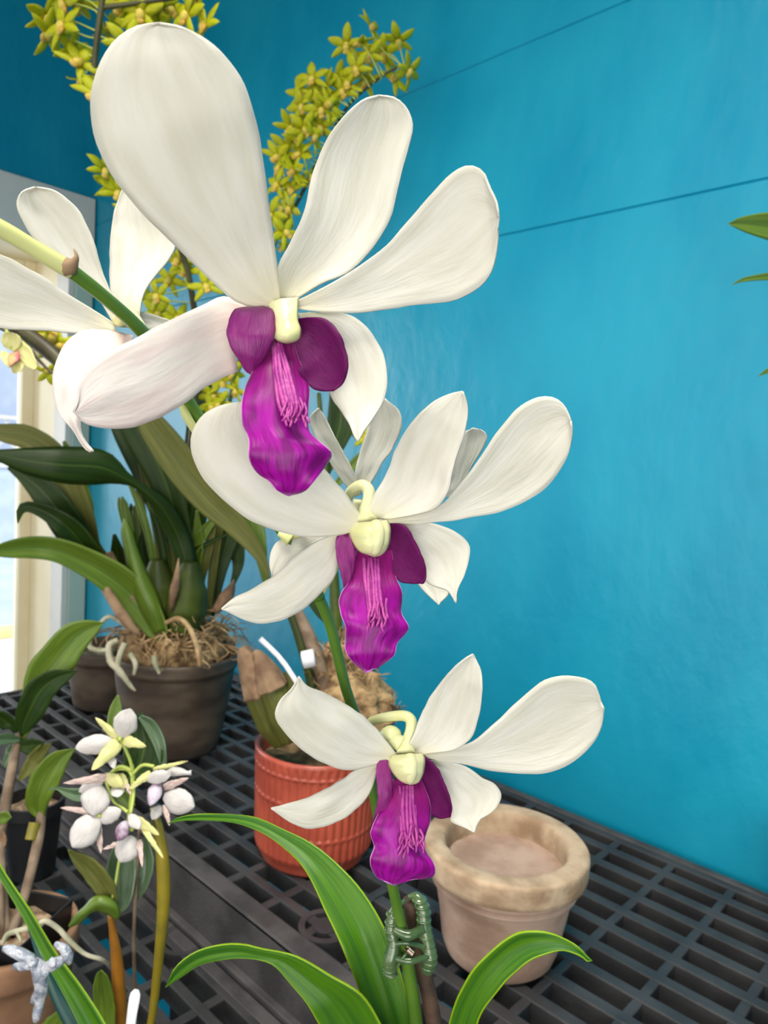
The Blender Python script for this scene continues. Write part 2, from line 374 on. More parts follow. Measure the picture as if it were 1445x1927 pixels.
link('lattice', join(*sl), M['trim_white'], fn, smooth=False)
link('rail', join(box(-10.43, -10.37, -1.6, 12.8, .75, .80), box(-10.43, -10.37, -1.6, 12.8, .10, .15)), M['trim_white'], fn, smooth=False)
link('panel', box(-10.42, -10.39, -1.6, 12.8, -.92, .10), M['house'], fn, smooth=False)

# ---------------------------------------------------------------- benches
def grate(x0, x1, ya, yb, z, holes_x, py, bx, by, name, parent, depth=.020):
    B = []
    y = ya
    ny = max(1, round((yb-ya)/py)); st = (yb-ya)/ny
    for i in range(ny+1):
        yy = ya+i*st; wd = bx*(1.6 if i in (0, ny) else 1)/2
        B.append(box(x0, x1, yy-wd, yy+wd, z-depth, z))
    for xx in holes_x:
        B.append(box(xx-by/2, xx+by/2, ya, yb, z-depth+.001, z-.0006))
    return link(name, join(*B), M['plastic'], parent, smooth=False, bevel=.0012)
bt = thing('plant_bench', (-.4, .6, 0), 'raised black plastic grate bench along the teal wall', 'bench')
xs = [-.4567-.0565*i for i in range(0, 15)]
grate(-1.26, -.45, .398, .792, 0, xs, .0303, .0105, .0095, 'grate_panel', bt)
xs = [-.4025+.0625*i for i in range(0, 11)]
grate(-.45, .26, .398, .792, 0, xs, .0328, .0125, .0085, 'grate_panel', bt)
link('side_rail', join(box(-1.27, .27, .385, .394, -.056, .001), box(-1.27, .27, .385, .406, -.004, .0012), box(-1.27, .27, .378, .394, -.060, -.054)), M['lip_face'], bt, smooth=False, bevel=.0015)
link('side_rail', join(box(-1.27, .27, .792, .802, -.056, .0015), box(-1.27, -1.26, .385, .80, -.056, .0012), box(.26, .27, .385, .80, -.056, .0012)), M['lip_face'], bt, smooth=False, bevel=.0015)
hx, hy = -.452, .430
rg = []
for (ra, rb) in ((.0185, .0245), (.0, .0115)):
    V = []; Fc = []; nn = 40
    for z in (-.02, .0007):
        for r in (max(ra, .0001), rb):
            for k in range(nn): V.append((hx+r*cos(2*pi*k/nn), hy+r*sin(2*pi*k/nn), z))
    for k in range(nn):
        k2 = (k+1) % nn
        Fc += [(2*nn+k, 3*nn+k, 3*nn+k2, 2*nn+k2), (nn+k, nn+k2, 3*nn+k2, 3*nn+k), (k, 2*nn+k, 2*nn+k2, k2)]
    rg.append((V, Fc))
for a in range(4):
    ang = a*pi/2+pi/4; dx, dy = cos(ang), sin(ang)
    rg.append(sweep([(hx+dx*.009, hy+dy*.009, -.008), (hx+dx*.02, hy+dy*.02, -.008)], .004, 6))
link('hub_ring', join(*rg), M['plastic'], bt, smooth=False)
for xx in (-1.2, -.5, .2):
    link('leg', box(xx-.02, xx+.02, .40, .44, -.9, -.056), M['black'], bt, smooth=False)
    link('leg', box(xx-.02, xx+.02, .74, .78, -.9, -.056), M['black'], bt, smooth=False)
lb = thing('plant_bench', (-.4, .1, -.06), 'lower black plastic grate bench in the bottom left foreground', 'bench')
xs = [-.452-.0565*i for i in range(-12, 16)]
grate(-1.27, .27, -.26, .368, -.062, xs, .0303, .0105, .0095, 'grate_panel', lb)
link('side_rail', join(box(-1.27, .27, .366, .384, -.118, -.0615), box(-1.27, .27, -.27, -.26, -.118, -.0615), box(-1.28, -1.27, -.27, .375, -.118, -.0615), box(.27, .28, -.27, .375, -.118, -.0615)), M['lip_face'], lb, smooth=False, bevel=.0015)
rg = []
for q in (onz(345, 1768, -.062),):
    for (ra, rb) in ((.0185, .0245),):
        V = []; Fc = []
        for z in (-.08, -.0613):
            for r in (ra, rb):
                for k in range(nn): V.append((q.x+r*cos(2*pi*k/nn), q.y+r*sin(2*pi*k/nn), z))
        for k in range(nn):
            k2 = (k+1) % nn
            Fc += [(2*nn+k, 3*nn+k, 3*nn+k2, 2*nn+k2), (nn+k, nn+k2, 3*nn+k2, 3*nn+k), (k, 2*nn+k, 2*nn+k2, k2)]
        rg.append((V, Fc))
link('hub_ring', join(*rg), M['plastic'], lb, smooth=False)
for xx in (-1.2, .2):
    link('leg', box(xx-.02, xx+.02, .32, .36, -.9, -.118), M['black'], lb, smooth=False)
    link('leg', box(xx-.02, xx+.02, -.25, -.21, -.9, -.118), M['black'], lb, smooth=False)

# ---------------------------------------------------------------- pots
def rot_noise(amp, sc, seed=0):
    return lambda a, z, r: 1+amp*noise.noise(Vector((cos(a)*sc, sin(a)*sc, z*40+seed)))
# empty clay pot
P0 = Vector((-.3262, .5213, 0.0006)); R = .0705; H = .099
cp = thing('clay_pot', P0, 'weathered pinkish clay pot with a thick rim and dry soil beside the wall', 'flowerpot')
prof = [(.040, 0), (.044, .001), (.047, .004), (.0505, .014), (.054, .034), (.0575, .056), (.0603, .064), (.0606, .0655), (.0628, .0662), (.0634, .0680), (.0630, .0700), (.0612, .0706), (.0614, .0716), (.0640, .0722), (.0650, .0745), (.0645, .0762), (.0630, .0770)]
link('pot_body', lathe(prof+[(.05, .079)], P0, 72, rot_noise(.012, 1.6)), M['clay'], cp)
rim = [(.055, .074), (.0660, .0768), (.0690, .0785), (.0702, .080), (.0706, .083), (.0708, .0955), (.0704, .0975), (.0692, .0988), (.0680, .0992), (.0580, .0993), (.0548, .0988), (.0525, .0965), (.0508, .088), (.0495, .075), (.049, .05)]
rn = rot_noise(.02, 2.2, 5); rn2 = rot_noise(.03, 9, 2)
V, Fc, U = lathe(rim, P0, 96, lambda a, z, r: rn(a, z, r)*(rn2(a, z, r) if r < .056 else 1))
link('rim', (V, Fc[:-2], U), M['clay_rim'], cp)
V = [P0+Vector((0, 0, .066))]; Fc = []; U = [(.5, .5)]
for i in range(1, 9):
    for k in range(48):
        a = 2*pi*k/48; r = .0498*i/8
        V.append(P0+Vector((r*cos(a), r*sin(a), .068+.009*noise.noise(Vector((r*cos(a)*90, r*sin(a)*90, 2)))+.006*(r/.05)**4))); U.append((i/8, k/48))
for k in range(48): Fc.append((0, 1+k, 1+(k+1) % 48))
for i in range(7):
    for k in range(48):
        a = 1+i*48+k; b = 1+i*48+(k+1) % 48; Fc.append((a, a+48, b+48, b))
link('soil', (V, Fc, U), M['soil'], cp)

def disc(c, r, z, amp=.003, sc=60, n=40, m=7, dome=0):
    c = Vector(c); V = [c+Vector((0, 0, z+dome))]; Fc = []; U = [(.5, .5)]
    for i in range(1, m+1):
        for k in range(n):
            a = 2*pi*k/n; q = r*i/m; V.append(c+Vector((q*cos(a), q*sin(a), z+dome*(1-(i/m)**2)+amp*noise.noise(Vector((q*cos(a)*sc, q*sin(a)*sc, z*9))))))
            U.append((i/m, k/n))
    for k in range(n): Fc.append((0, 1+k, 1+(k+1) % n))
    for i in range(m-1):
        for k in range(n):
            a = 1+i*n+k; b = 1+i*n+(k+1) % n; Fc.append((a, a+n, b+n, b))
    return V, Fc, U
# ribbed coral pot with its orchid
P1 = Vector((-.5568, .5058, .0006))
red = thing('potted_orchid', P1, 'orchid with brown husked bulbs in a ribbed coral red pot', 'potted plant')
def ribs(a, z, r):
    if z < .012 or z > .114 or r < .058: return 1
    if min(abs(z-q) for q in (.040, .076, .104)) < .0013: return 1.028
    return 1+.026*abs(sin(a*24))
prof = [(.052, 0), (.0555, .001), (.057, .004), (.0575, .010), (.060, .012), (.0613, .016)]
zz = .016
while zz < .112:
    zz += .0012; prof.append((.0613+.004*(zz/.12), zz))
prof += [(.0662, .1145), (.0667, .118), (.0655, .120), (.0625, .1195), (.061, .116), (.060, .09)]
V, Fc, U = lathe(prof, P1, 288, ribs)
link('pot', (V, Fc[:-1], U), M['red_pot'], red)
link('potting_mix', disc(P1, .0605, .100, .006), M['moss'], red)

# large brown pot, small brown pot behind it
P2 = Vector((-.8994, .5359, .0006))
big = thing('potted_orchid', P2, 'tall orchid with strap leaves and yellow sprays in a large brown pot', 'potted plant')
def pot(R, H, ratio, c, nm, m, parent, th=.004, band=.02):
    pr = [(R*ratio-.003, 0), (R*ratio, .003)]
    for i in range(1, 9): pr.append((R*(ratio+(.955-ratio)*(i/8)**.8), .003+(H-band-.003)*i/8))
    pr += [(R*.985, H-band+.001), (R*.99, H-band*.5), (R*1.0, H-.003), (R*.995, H), (R-th, H), (R-th-.001, H-.004), (R*.9, H-.03), (R*.86, H-.045)]
    V, Fc, U = lathe(pr, c, 72, rot_noise(.006, 1.5)); return link(nm, (V, Fc[:-1], U), m, parent)
pot(.0875, .138, .72, P2, 'pot', M['brown_pot'], big)
link('potting_mix', disc(P2, .082, .118, .008, 40, dome=.02), M['moss'], big)
P3 = Vector((-1.1238, .5442, .0006))
sm = thing('flowerpot', P3, 'smaller brown pot standing behind the large brown orchid pot', 'flowerpot')
pot(.066, .096, .8, P3, 'pot', M['brown_pot'], sm)
link('potting_mix', disc(P3, .061, .078, .006), M['soil'], sm)
# ---------------------------------------------------------------- white orchid with magenta lips
wo = thing('white_orchid', at(802, 2300, .30)*1.0, 'tall foreground white orchid with magenta lips along a green arching stem', 'orchid')
MP = M['petal']; TH = .0005
link('stem', tube([(812, 2500, .34, 13), (802, 2150, .285, 13), (782, 1920, .268, 13), (768, 1820, .262, 12), (752, 1730, .258, 10), (738, 1665, .254, 10), (708, 1520, .245, 10), (688, 1400, .24, 10), (652, 1300, .232, 10),
     (622, 1180, .222, 10), (590, 1105, .216, 11), (545, 1020, .211, 11), (455, 900, .208, 11.5), (370, 780, .202, 12), (315, 690, .19, 12.5), (265, 622, .178, 13), (195, 558, .166, 13), (128, 505, .158, 14)], 90, 14), M['stem'], wo)
link('stem_tip', tube([(136, 511, .1585, 15), (118, 500, .157, 17), (60, 465, .153, 16), (0, 430, .149, 17), (-80, 392, .144, 18)], 24, 14), M['stem_pale'], wo)
link('bract', join(tube([(124, 503, .1575, 18), (132, 500, .1568, 17), (140, 492, .1563, 8), (144, 482, .156, 4), (139, 468, .156, 1)], 14)), M['husk'], wo)
link('bract', tube([(524, 1004, .2085, 5), (533, 1008, .2085, 8), (545, 1016, .209, 12)], 10), M['stem_pale'], wo)
link('bract', tube([(338, 742, .199, 7), (350, 780, .1995, 9), (366, 808, .201, 8), (378, 826, .2025, 5)], 14), M['stem_pale'], wo)
link('bract', tube([(590, 1095, .2135, 11.8), (600, 1125, .2165, 12)], 8), M['stem'], wo)

def flower(name, ped, tepals):
    f = link('flower', ped, M['cream'], wo)
    for t in tepals:
        nm, L, R, dep = t[:4]; kw = t[4] if len(t) > 4 else {}
        kw = dict(kw); m = M[kw.pop('m', 'petal')]
        link(nm, sheet(L, R, dep, 40, 15, **kw), m, f, thick=TH)
    return f
def calli(path, d, n, spread, f):
    B = []; w0 = spread*(n-1)/2
    L = [(x-w0*wd-2, y) for x, y, dd, r_, wd in path]; R_ = [(x+w0*wd+2, y) for x, y, dd, r_, wd in path]
    B.append(sheet(L, R_, [p[2]-.0009 for p in path], 20, 9, cup=-.12, jag=3, seed=path[0][0]))
    rg = random.Random(int(path[0][0]))
    for k in range(n):
        s = (k-(n-1)/2); ph = rg.uniform(0, 6); st = rg.uniform(-12, 12)
        pts = [(x+s*spread*wd+2.2*sin(i*1.7+ph), y+(st if i == len(path)-1 else 0), dd-.0016-.0006*(1-abs(s)/2)+.0003*sin(i*2+ph), r_*rg.uniform(1.1, 1.7)) for i, (x, y, dd, r_, wd) in enumerate(path)]
        B.append(tube(pts, 30, 7))
        x, y, dd, r_, wd = path[-1]; x += s*spread*wd; y += st
        for q in range(3):
            B.append(tube([(x, y-8-q*12, dd-.0018, r_*1.2), (x+rg.uniform(-5, 5)+s*1.5, y+4-q*10, dd-.003, r_*1.25), (x+rg.uniform(-7, 7)+s*2.5, y+15-q*10, dd-.0034, r_*.7)], 7, 6))
    link('callus', join(*B), M['callus'], f)

# topmost flower
f1 = flower('f1', tube([(300, 662, .186, 9), (400, 640, .184, 10), (480, 605, .18, 12), (530, 575, .1745, 16), (538, 566, .172, 22)], 24), [
 ('petal', [(522, 574), (480, 578), (440, 565), (400, 530), (330, 462), (268, 400), (222, 345), (190, 290), (174, 235), (172, 178), (188, 122), (218, 76), (258, 50), (300, 44)],
           [(528, 568), (524, 520), (517, 460), (507, 390), (496, 310), (483, 235), (462, 165), (432, 115), (400, 82), (352, 54), (300, 44)], [.170, .164, .156, .149, .144, .141], dict(cup=-.06, tilt=-.25, seed=1, ruf=.0005)),
 ('sepal', [(524, 568), (523, 505), (545, 458), (572, 400), (586, 335), (612, 268), (645, 222), (680, 190), (714, 180)],
           [(558, 562), (605, 533), (655, 512), (702, 465), (736, 405), (756, 325), (770, 275), (777, 235), (766, 203), (742, 184), (714, 180)], [.1715, .170, .168, .167, .166], dict(cup=.10, tilt=.15, seed=2, ruf=.0005)),
 ('petal', [(545, 572), (605, 543), (665, 508), (720, 468), (770, 413), (818, 358), (850, 326), (882, 311), (908, 322), (920, 350), (934, 380), (938, 408)],
           [(560, 582), (620, 588), (700, 586), (790, 573), (855, 565), (900, 542), (926, 508), (936, 455), (938, 408)], [.1712, .170, .167, .163, .160], dict(cup=.05, tilt=.2, seed=3, ruf=.0006)),
 ('sepal', [(500, 575), (460, 572), (420, 558), (375, 578), (325, 600), (265, 632), (210, 660), (170, 690), (150, 720), (146, 750), (139, 775)],
           [(470, 640), (445, 655), (444, 692), (447, 700), (425, 708), (385, 730), (335, 768), (265, 800), (205, 807), (160, 797), (139, 775)], [.1735, .171, .166, .160, .155], dict(cup=-.05, tilt=.12, seed=4, m='petal_pink')),
 ('sepal', [(560, 590), (585, 640), (605, 690), (620, 740), (638, 768), (655, 795), (666, 820), (674, 830)],
           [(590, 588), (648, 590), (688, 614), (718, 658), (729, 710), (722, 752), (700, 790), (684, 812), (674, 830)], [.1745, .174, .173, .171, .168], dict(cup=.06, tilt=.1, seed=5)),
])
link('column', sheet([(503, 566), (508, 585), (515, 605), (515, 622), (518, 636), (530, 643), (541, 645)], [(561, 560), (559, 585), (560, 605), (565, 620), (563, 636), (554, 642), (541, 645)], [.1712, .1685, .1668, .1662, .1668], 26, 15, cup=-.42, seed=9, jag=0), M['cream'], f1, thick=TH)
link('anther_cap', ball(at(540, 631, .1662), .0021, (1.15, .8, .6)), M['cream'], f1)
link('lip', sheet([(512, 620), (502, 655), (480, 690), (467, 720), (456, 752), (456, 795), (468, 830), (469, 862), (481, 885), (505, 905), (520, 922), (543, 932)],
                  [(545, 620), (560, 670), (582, 728), (580, 770), (581, 808), (598, 830), (624, 851), (618, 868), (600, 895), (575, 922), (543, 932)], [.1715, .1675, .164, .161, .161, .164], 44, 19, cup=-.16, tilt=.12, ruf=.0016, rf=26, seed=6), M['lip'], f1, thick=TH)
link('lip_side_lobe', sheet([(486, 578), (455, 580), (438, 588), (428, 620), (434, 652), (450, 676), (462, 698), (472, 704)],
                            [(494, 577), (512, 584), (517, 605), (514, 640), (502, 666), (486, 692), (472, 704)], [.169, .1655, .1635, .164, .167], 26, 13, cup=-.22, tilt=.25, seed=7), M['lobe_back'], f1, thick=TH)
link('lip_side_lobe', sheet([(538, 640), (545, 668), (560, 697), (578, 722), (600, 734), (626, 735)],
                            [(560, 600), (585, 597), (612, 600), (634, 622), (650, 658), (654, 692), (646, 720), (626, 735)], [.1715, .168, .1665, .1665, .167], 26, 13, cup=.22, tilt=-.1, ruf=.0005, rf=20, seed=8), M['lobe'], f1, thick=TH)
calli([(522, 645, .1695, 2.2, .5), (530, 700, .165, 3, .9), (542, 760, .161, 3.2, 1), (556, 790, .160, 2.6, 1)], 0, 5, 8, f1)

# second flower
f2 = flower('f2', tube([(545, 1012, .211, 8), (600, 985, .206, 9), (650, 940, .2, 10), (662, 922, .197, 9.5), (680, 913, .195, 11), (693, 922, .194, 12), (694, 940, .193, 12), (688, 965, .192, 14), (690, 985, .190, 22)], 36), [
 ('petal', [(682, 986), (655, 1003), (610, 1010), (565, 1009), (520, 998), (470, 978), (420, 940), (382, 900), (362, 858), (360, 818), (380, 784), (412, 765), (452, 758)],
           [(684, 980), (665, 950), (645, 922), (612, 886), (580, 842), (540, 798), (495, 764), (452, 758)], [.1895, .187, .184, .181, .179], dict(cup=-.08, tilt=.2, seed=11, ruf=.0005)),
 ('sepal', [(686, 978), (702, 935), (728, 890), (746, 842), (776, 793), (812, 758), (845, 742), (871, 737)],
           [(735, 976), (785, 968), (822, 955), (842, 925), (856, 870), (876, 808), (880, 765), (871, 737)], [.190, .188, .185, .182, .181], dict(cup=.1, tilt=-.3, seed=12, ruf=.0006)),
 ('petal', [(720, 980), (770, 970), (826, 952), (860, 918), (892, 878), (930, 822), (970, 772), (1008, 749), (1040, 747), (1063, 764), (1074, 792)],
           [(722, 984), (790, 985), (870, 977), (950, 960), (1010, 930), (1047, 895), (1070, 852), (1076, 815), (1074, 792)], [.190, .189, .187, .184, .182], dict(cup=.06, tilt=.2, seed=13, ruf=.0006)),
 ('sepal', [(655, 998), (612, 1012), (562, 1042), (520, 1080), (472, 1110), (440, 1126), (417, 1146)],
           [(636, 1012), (635, 1058), (628, 1088), (600, 1120), (560, 1152), (510, 1172), (468, 1169), (440, 1157), (417, 1146)], [.1915, .190, .187, .184, .182], dict(cup=-.08, tilt=-.1, seed=14)),
 ('sepal', [(730, 992), (755, 1010), (775, 1050), (798, 1090), (818, 1104), (840, 1110), (850, 1122), (858, 1134)],
           [(742, 982), (785, 984), (822, 986), (856, 1000), (880, 1020), (884, 1040), (876, 1078), (862, 1108), (858, 1134)], [.1925, .1925, .1915, .190, .189], dict(cup=.05, tilt=.1, seed=15)),
])
link('column', sheet([(664, 985), (657, 998), (662, 1018), (676, 1036), (690, 1042), (704, 1047)], [(730, 980), (734, 995), (733, 1015), (728, 1032), (718, 1043), (704, 1047)], [.1905, .188, .1868, .1868, .1876], 26, 15, cup=-.45, seed=19, jag=0), M['cream'], f2, thick=TH)
link('anther_cap', tube([(706, 986, .1868, 13), (709, 1000, .1852, 15), (709, 1018, .1845, 14), (706, 1034, .1850, 12), (705, 1043, .186, 5)], 16, 12), M['cream'], f2)
link('lip', sheet([(672, 1035), (662, 1070), (655, 1098), (641, 1118), (640, 1150), (650, 1182), (650, 1222), (664, 1245), (690, 1265)],
                  [(736, 1035), (744, 1085), (757, 1115), (754, 1152), (769, 1178), (762, 1192), (748, 1208), (741, 1232), (716, 1252), (690, 1265)], [.190, .1865, .184, .182, .182, .184], 40, 19, cup=-.16, tilt=.1, ruf=.0014, rf=25, seed=16), M['lip'], f2, thick=TH)
link('lip_side_lobe', sheet([(640, 1002), (632, 1018), (634, 1050), (643, 1083), (647, 1104), (646, 1122)], [(660, 1000), (666, 1030), (668, 1060), (662, 1088), (646, 1122)], [.189, .186, .1845, .185, .187], 24, 11, cup=-.2, tilt=.25, seed=17), M['lobe_back'], f2, thick=TH)
link('lip_side_lobe', sheet([(708, 1020), (726, 1062), (750, 1092), (775, 1098), (796, 1098)], [(732, 985), (762, 990), (785, 1026), (799, 1062), (801, 1086), (796, 1098)], [.190, .188, .187, .1865, .187], 24, 11, cup=.2, tilt=-.1, seed=18), M['lobe'], f2, thick=TH)
calli([(698, 1050, .189, 2.2, .8), (700, 1090, .185, 2.6, 1), (706, 1140, .182, 2.8, 1), (712, 1166, .1815, 2.2, 1.1)], 0, 5, 7, f2)

# lowest flower
f3 = flower('f3', tube([(692, 1372, .2385, 8), (700, 1357, .234, 8.5), (730, 1349, .228, 9), (760, 1347, .225, 10), (773, 1356, .224, 11), (773, 1375, .2235, 11), (766, 1396, .223, 11), (764, 1420, .2205, 20)], 34), [
 ('petal', [(748, 1422), (728, 1396), (698, 1360), (652, 1326), (610, 1303), (580, 1292), (562, 1273)],
           [(750, 1426), (702, 1440), (652, 1449), (600, 1431), (558, 1402), (530, 1372), (517, 1345), (526, 1318), (548, 1297), (562, 1273)], [.2205, .218, .215, .213, .212], dict(cup=-.08, tilt=-.15, seed=21, ruf=.0006)),
 ('sepal', [(752, 1420), (775, 1390), (790, 1350), (815, 1303), (848, 1262), (874, 1240), (890, 1231)],
           [(795, 1418), (850, 1412), (885, 1392), (900, 1352), (907, 1302), (905, 1262), (890, 1231)], [.2205, .219, .217, .215, .2145], dict(cup=.1, tilt=-.2, seed=22, ruf=.0005)),
 ('petal', [(780, 1420), (830, 1412), (888, 1396), (930, 1361), (975, 1320), (1020, 1283), (1060, 1272), (1100, 1277), (1118, 1287), (1124, 1300), (1136, 1332)],
           [(782, 1424), (860, 1436), (930, 1450), (1010, 1457), (1060, 1444), (1105, 1411), (1130, 1372), (1136, 1332)], [.2205, .220, .218, .216, .214], dict(cup=.06, tilt=.2, seed=23, ruf=.0008)),
 ('sepal', [(718, 1436), (670, 1449), (630, 1475), (580, 1500), (540, 1512), (510, 1521)],
           [(708, 1440), (705, 1466), (690, 1502), (658, 1532), (620, 1552), (580, 1559), (550, 1549), (530, 1536), (510, 1521)], [.222, .220, .218, .216, .214], dict(cup=-.08, tilt=-.1, seed=24)),
 ('sepal', [(795, 1436), (822, 1462), (842, 1500), (850, 1532), (848, 1546), (870, 1556), (892, 1566)],
           [(800, 1430), (835, 1432), (872, 1440), (905, 1462), (935, 1478), (943, 1500), (930, 1525), (904, 1542), (892, 1566)], [.2235, .2235, .2228, .2215, .220], dict(cup=.05, tilt=.1, seed=25)),
])
link('spur', join(ball(at(736, 1382, .2255), .0034, (1, 1, .8)), tube([(722, 1378, .227, 12), (738, 1390, .2245, 14), (758, 1402, .222, 16)], 10)), M['cream'], f3)
link('column', sheet([(737, 1422), (731, 1434), (737, 1450), (748, 1464), (758, 1471), (772, 1476)], [(796, 1418), (799, 1432), (797, 1450), (793, 1462), (786, 1472), (772, 1476)], [.2205, .218, .2168, .2168, .2178], 26, 15, cup=-.45, seed=29, jag=0), M['cream'], f3, thick=TH)
link('anther_cap', tube([(770, 1424, .2168, 12), (772, 1436, .2152, 14), (773, 1452, .2145, 13), (772, 1464, .215, 11), (772, 1472, .216, 5)], 16, 12), M['cream'], f3)
link('lip', sheet([(740, 1465), (732, 1500), (710, 1535), (697, 1565), (704, 1592), (696, 1618), (704, 1642), (716, 1655), (740, 1665)],
                  [(792, 1465), (808, 1510), (808, 1545), (797, 1588), (802, 1605), (817, 1628), (815, 1648), (778, 1655), (740, 1665)], [.220, .2165, .214, .2125, .213, .215], 40, 19, cup=-.16, tilt=.1, ruf=.0015, rf=24, seed=26), M['lip'], f3, thick=TH)
link('lip_side_lobe', sheet([(712, 1432), (708, 1452), (711, 1500), (706, 1528), (702, 1546)], [(728, 1430), (737, 1460), (736, 1505), (722, 1532), (702, 1546)], [.219, .2165, .215, .2155, .217], 24, 11, cup=-.2, tilt=.25, seed=27), M['lobe_back'], f3, thick=TH)
link('lip_side_lobe', sheet([(782, 1470), (793, 1500), (808, 1526), (824, 1540), (846, 1538)], [(797, 1422), (822, 1445), (842, 1488), (850, 1518), (846, 1538)], [.2205, .219, .218, .2175, .218], 24, 11, cup=.2, tilt=-.1, seed=28), M['lobe'], f3, thick=TH)
calli([(764, 1478, .219, 2.2, .8), (766, 1520, .2155, 2.6, 1), (770, 1565, .2125, 2.8, 1), (774, 1592, .212, 2.2, 1.1)], 0, 5, 7, f3)

# flower facing away behind the second one
f4 = flower('f4', tube([(600, 1125, .2165, 7), (640, 1050, .217, 8), (668, 985, .215, 9), (676, 940, .214, 12)], 20), [
 ('petal', [(668, 935), (640, 900), (615, 860), (590, 815), (583, 785), (600, 768)], [(680, 930), (668, 895), (648, 855), (625, 812), (612, 785), (600, 768)], [.213, .211, .208, .206], dict(cup=.08, seed=31)),
 ('petal', [(670, 925), (668, 890), (675, 860), (690, 812), (705, 772), (724, 750)], [(690, 925), (715, 880), (742, 838), (756, 800), (750, 772), (724, 750)], [.213, .212, .210, .208], dict(cup=.08, seed=32)),
 ('sepal', [(690, 940), (790, 930), (845, 905), (855, 860), (868, 818), (890, 806)], [(700, 950), (800, 945), (862, 925), (886, 882), (908, 845), (917, 822), (908, 810), (890, 806)], [.2135, .2125, .211, .209], dict(cup=.05, seed=33)),
 ('sepal', [(660, 950), (600, 985), (545, 1005), (515, 1028), (507, 1060), (512, 1085)], [(670, 965), (640, 1010), (600, 1040), (560, 1060), (535, 1078), (512, 1085)], [.2135, .212, .210, .208], dict(cup=-.05, seed=34)),
 ('sepal', [(690, 960), (740, 1040), (775, 1085), (800, 1115), (825, 1138)], [(705, 955), (765, 1010), (815, 1060), (845, 1110), (825, 1138)], [.2135, .212, .211, .210], dict(cup=.05, seed=35)),
])
link('lip', sheet([(670, 945), (660, 985), (655, 1020), (668, 1050)], [(690, 945), (705, 985), (702, 1020), (668, 1050)], [.214, .219, .224, .228], 20, 9, cup=.2, seed=36), M['lip'], f4, thick=TH)

# left flower seen from behind
f0 = flower('f0', tube([(268, 630, .1795, 11), (262, 615, .186, 12), (245, 592, .192, 13), (232, 590, .196, 12), (225, 605, .199, 14)], 20), [
 ('petal', [(215, 610), (185, 562), (150, 528), (115, 498), (72, 458), (44, 418), (31, 385), (40, 362), (66, 352)], [(232, 600), (210, 555), (190, 505), (173, 445), (152, 402), (126, 374), (100, 358), (66, 352)], [.200, .197, .193, .190], dict(cup=.1, tilt=.1, seed=41)),
 ('sepal', [(218, 610), (208, 552), (206, 480), (212, 410), (228, 360), (240, 335)], [(262, 606), (268, 560), (288, 525), (330, 468), (318, 425), (280, 370), (240, 335)], [.201, .203, .205, .206], dict(cup=.1, tilt=-.1, seed=42)),
 ('petal', [(215, 608), (180, 585), (130, 555), (80, 520), (0, 478), (-60, 455), (-110, 500)], [(225, 640), (185, 634), (140, 627), (70, 621), (0, 618), (-60, 600), (-110, 500)], [.200, .196, .190, .186], dict(cup=.08, tilt=.15, seed=43)),
 ('sepal', [(205, 622), (160, 622), (125, 645), (103, 690), (100, 735), (112, 780), (138, 812), (152, 835), (165, 850), (176, 849)], [(250, 632), (245, 680), (220, 730), (185, 760), (158, 780), (152, 805), (160, 828), (176, 849)], [.199, .192, .187, .185, .186], dict(cup=-.1, tilt=.1, seed=44, m='petal_pink')),
 ('sepal', [(225, 590), (262, 586), (320, 602), (380, 625)], [(225, 615), (270, 618), (330, 632), (380, 625)], [.203, .206, .21], dict(cup=.1, seed=45)),
])
link('lip', sheet([(226, 602), (232, 588), (240, 578), (246, 574)], [(244, 612), (254, 600), (256, 586), (246, 574)], [.205, .212, .22], 20, 9, cup=.2, seed=46), M['lip'], f0, thick=TH)

# leaves of the white orchid
LK = dict(nu=44, nv=13)
link('leaf', sheet([(716, 2060), (708, 1960), (670, 1850), (641, 1780), (610, 1708), (577, 1643), (548, 1608), (500, 1571), (450, 1551), (400, 1545), (348, 1544), (318, 1549)],
                   [(800, 2060), (785, 1960), (762, 1860), (742, 1795), (722, 1742), (690, 1690), (648, 1638), (590, 1590), (532, 1560), (480, 1538), (430, 1532), (370, 1532), (336, 1538), (318, 1549)], [.275, .27, .272, .285, .30, .315], fold=.18, tilt=.15, **LK), M['leaf'], wo, thick=.0007)
link('leaf', sheet([(650, 2100), (628, 1985), (598, 1925), (570, 1880), (540, 1843), (512, 1816), (480, 1806), (440, 1804), (382, 1814), (345, 1836), (312, 1857)],
                   [(780, 2100), (745, 1985), (718, 1930), (680, 1870), (620, 1835), (560, 1800), (492, 1785), (460, 1777), (420, 1777), (370, 1790), (330, 1820), (312, 1857)], [.27, .262, .258, .26, .268, .28], fold=.2, tilt=-.15, **LK), M['leaf'], wo, thick=.0007)
link('leaf', sheet([(815, 2060), (838, 1960), (852, 1898), (880, 1840), (928, 1786), (968, 1758), (1000, 1752), (1040, 1757), (1080, 1776), (1105, 1798), (1114, 1808)],
                   [(860, 2060), (888, 1962), (905, 1910), (940, 1860), (985, 1816), (1020, 1798), (1058, 1789), (1090, 1798), (1106, 1810), (1114, 1808)], [.275, .262, .255, .25, .248], cup=.2, tilt=-.25, **LK), M['leaf'], wo, thick=.0007)
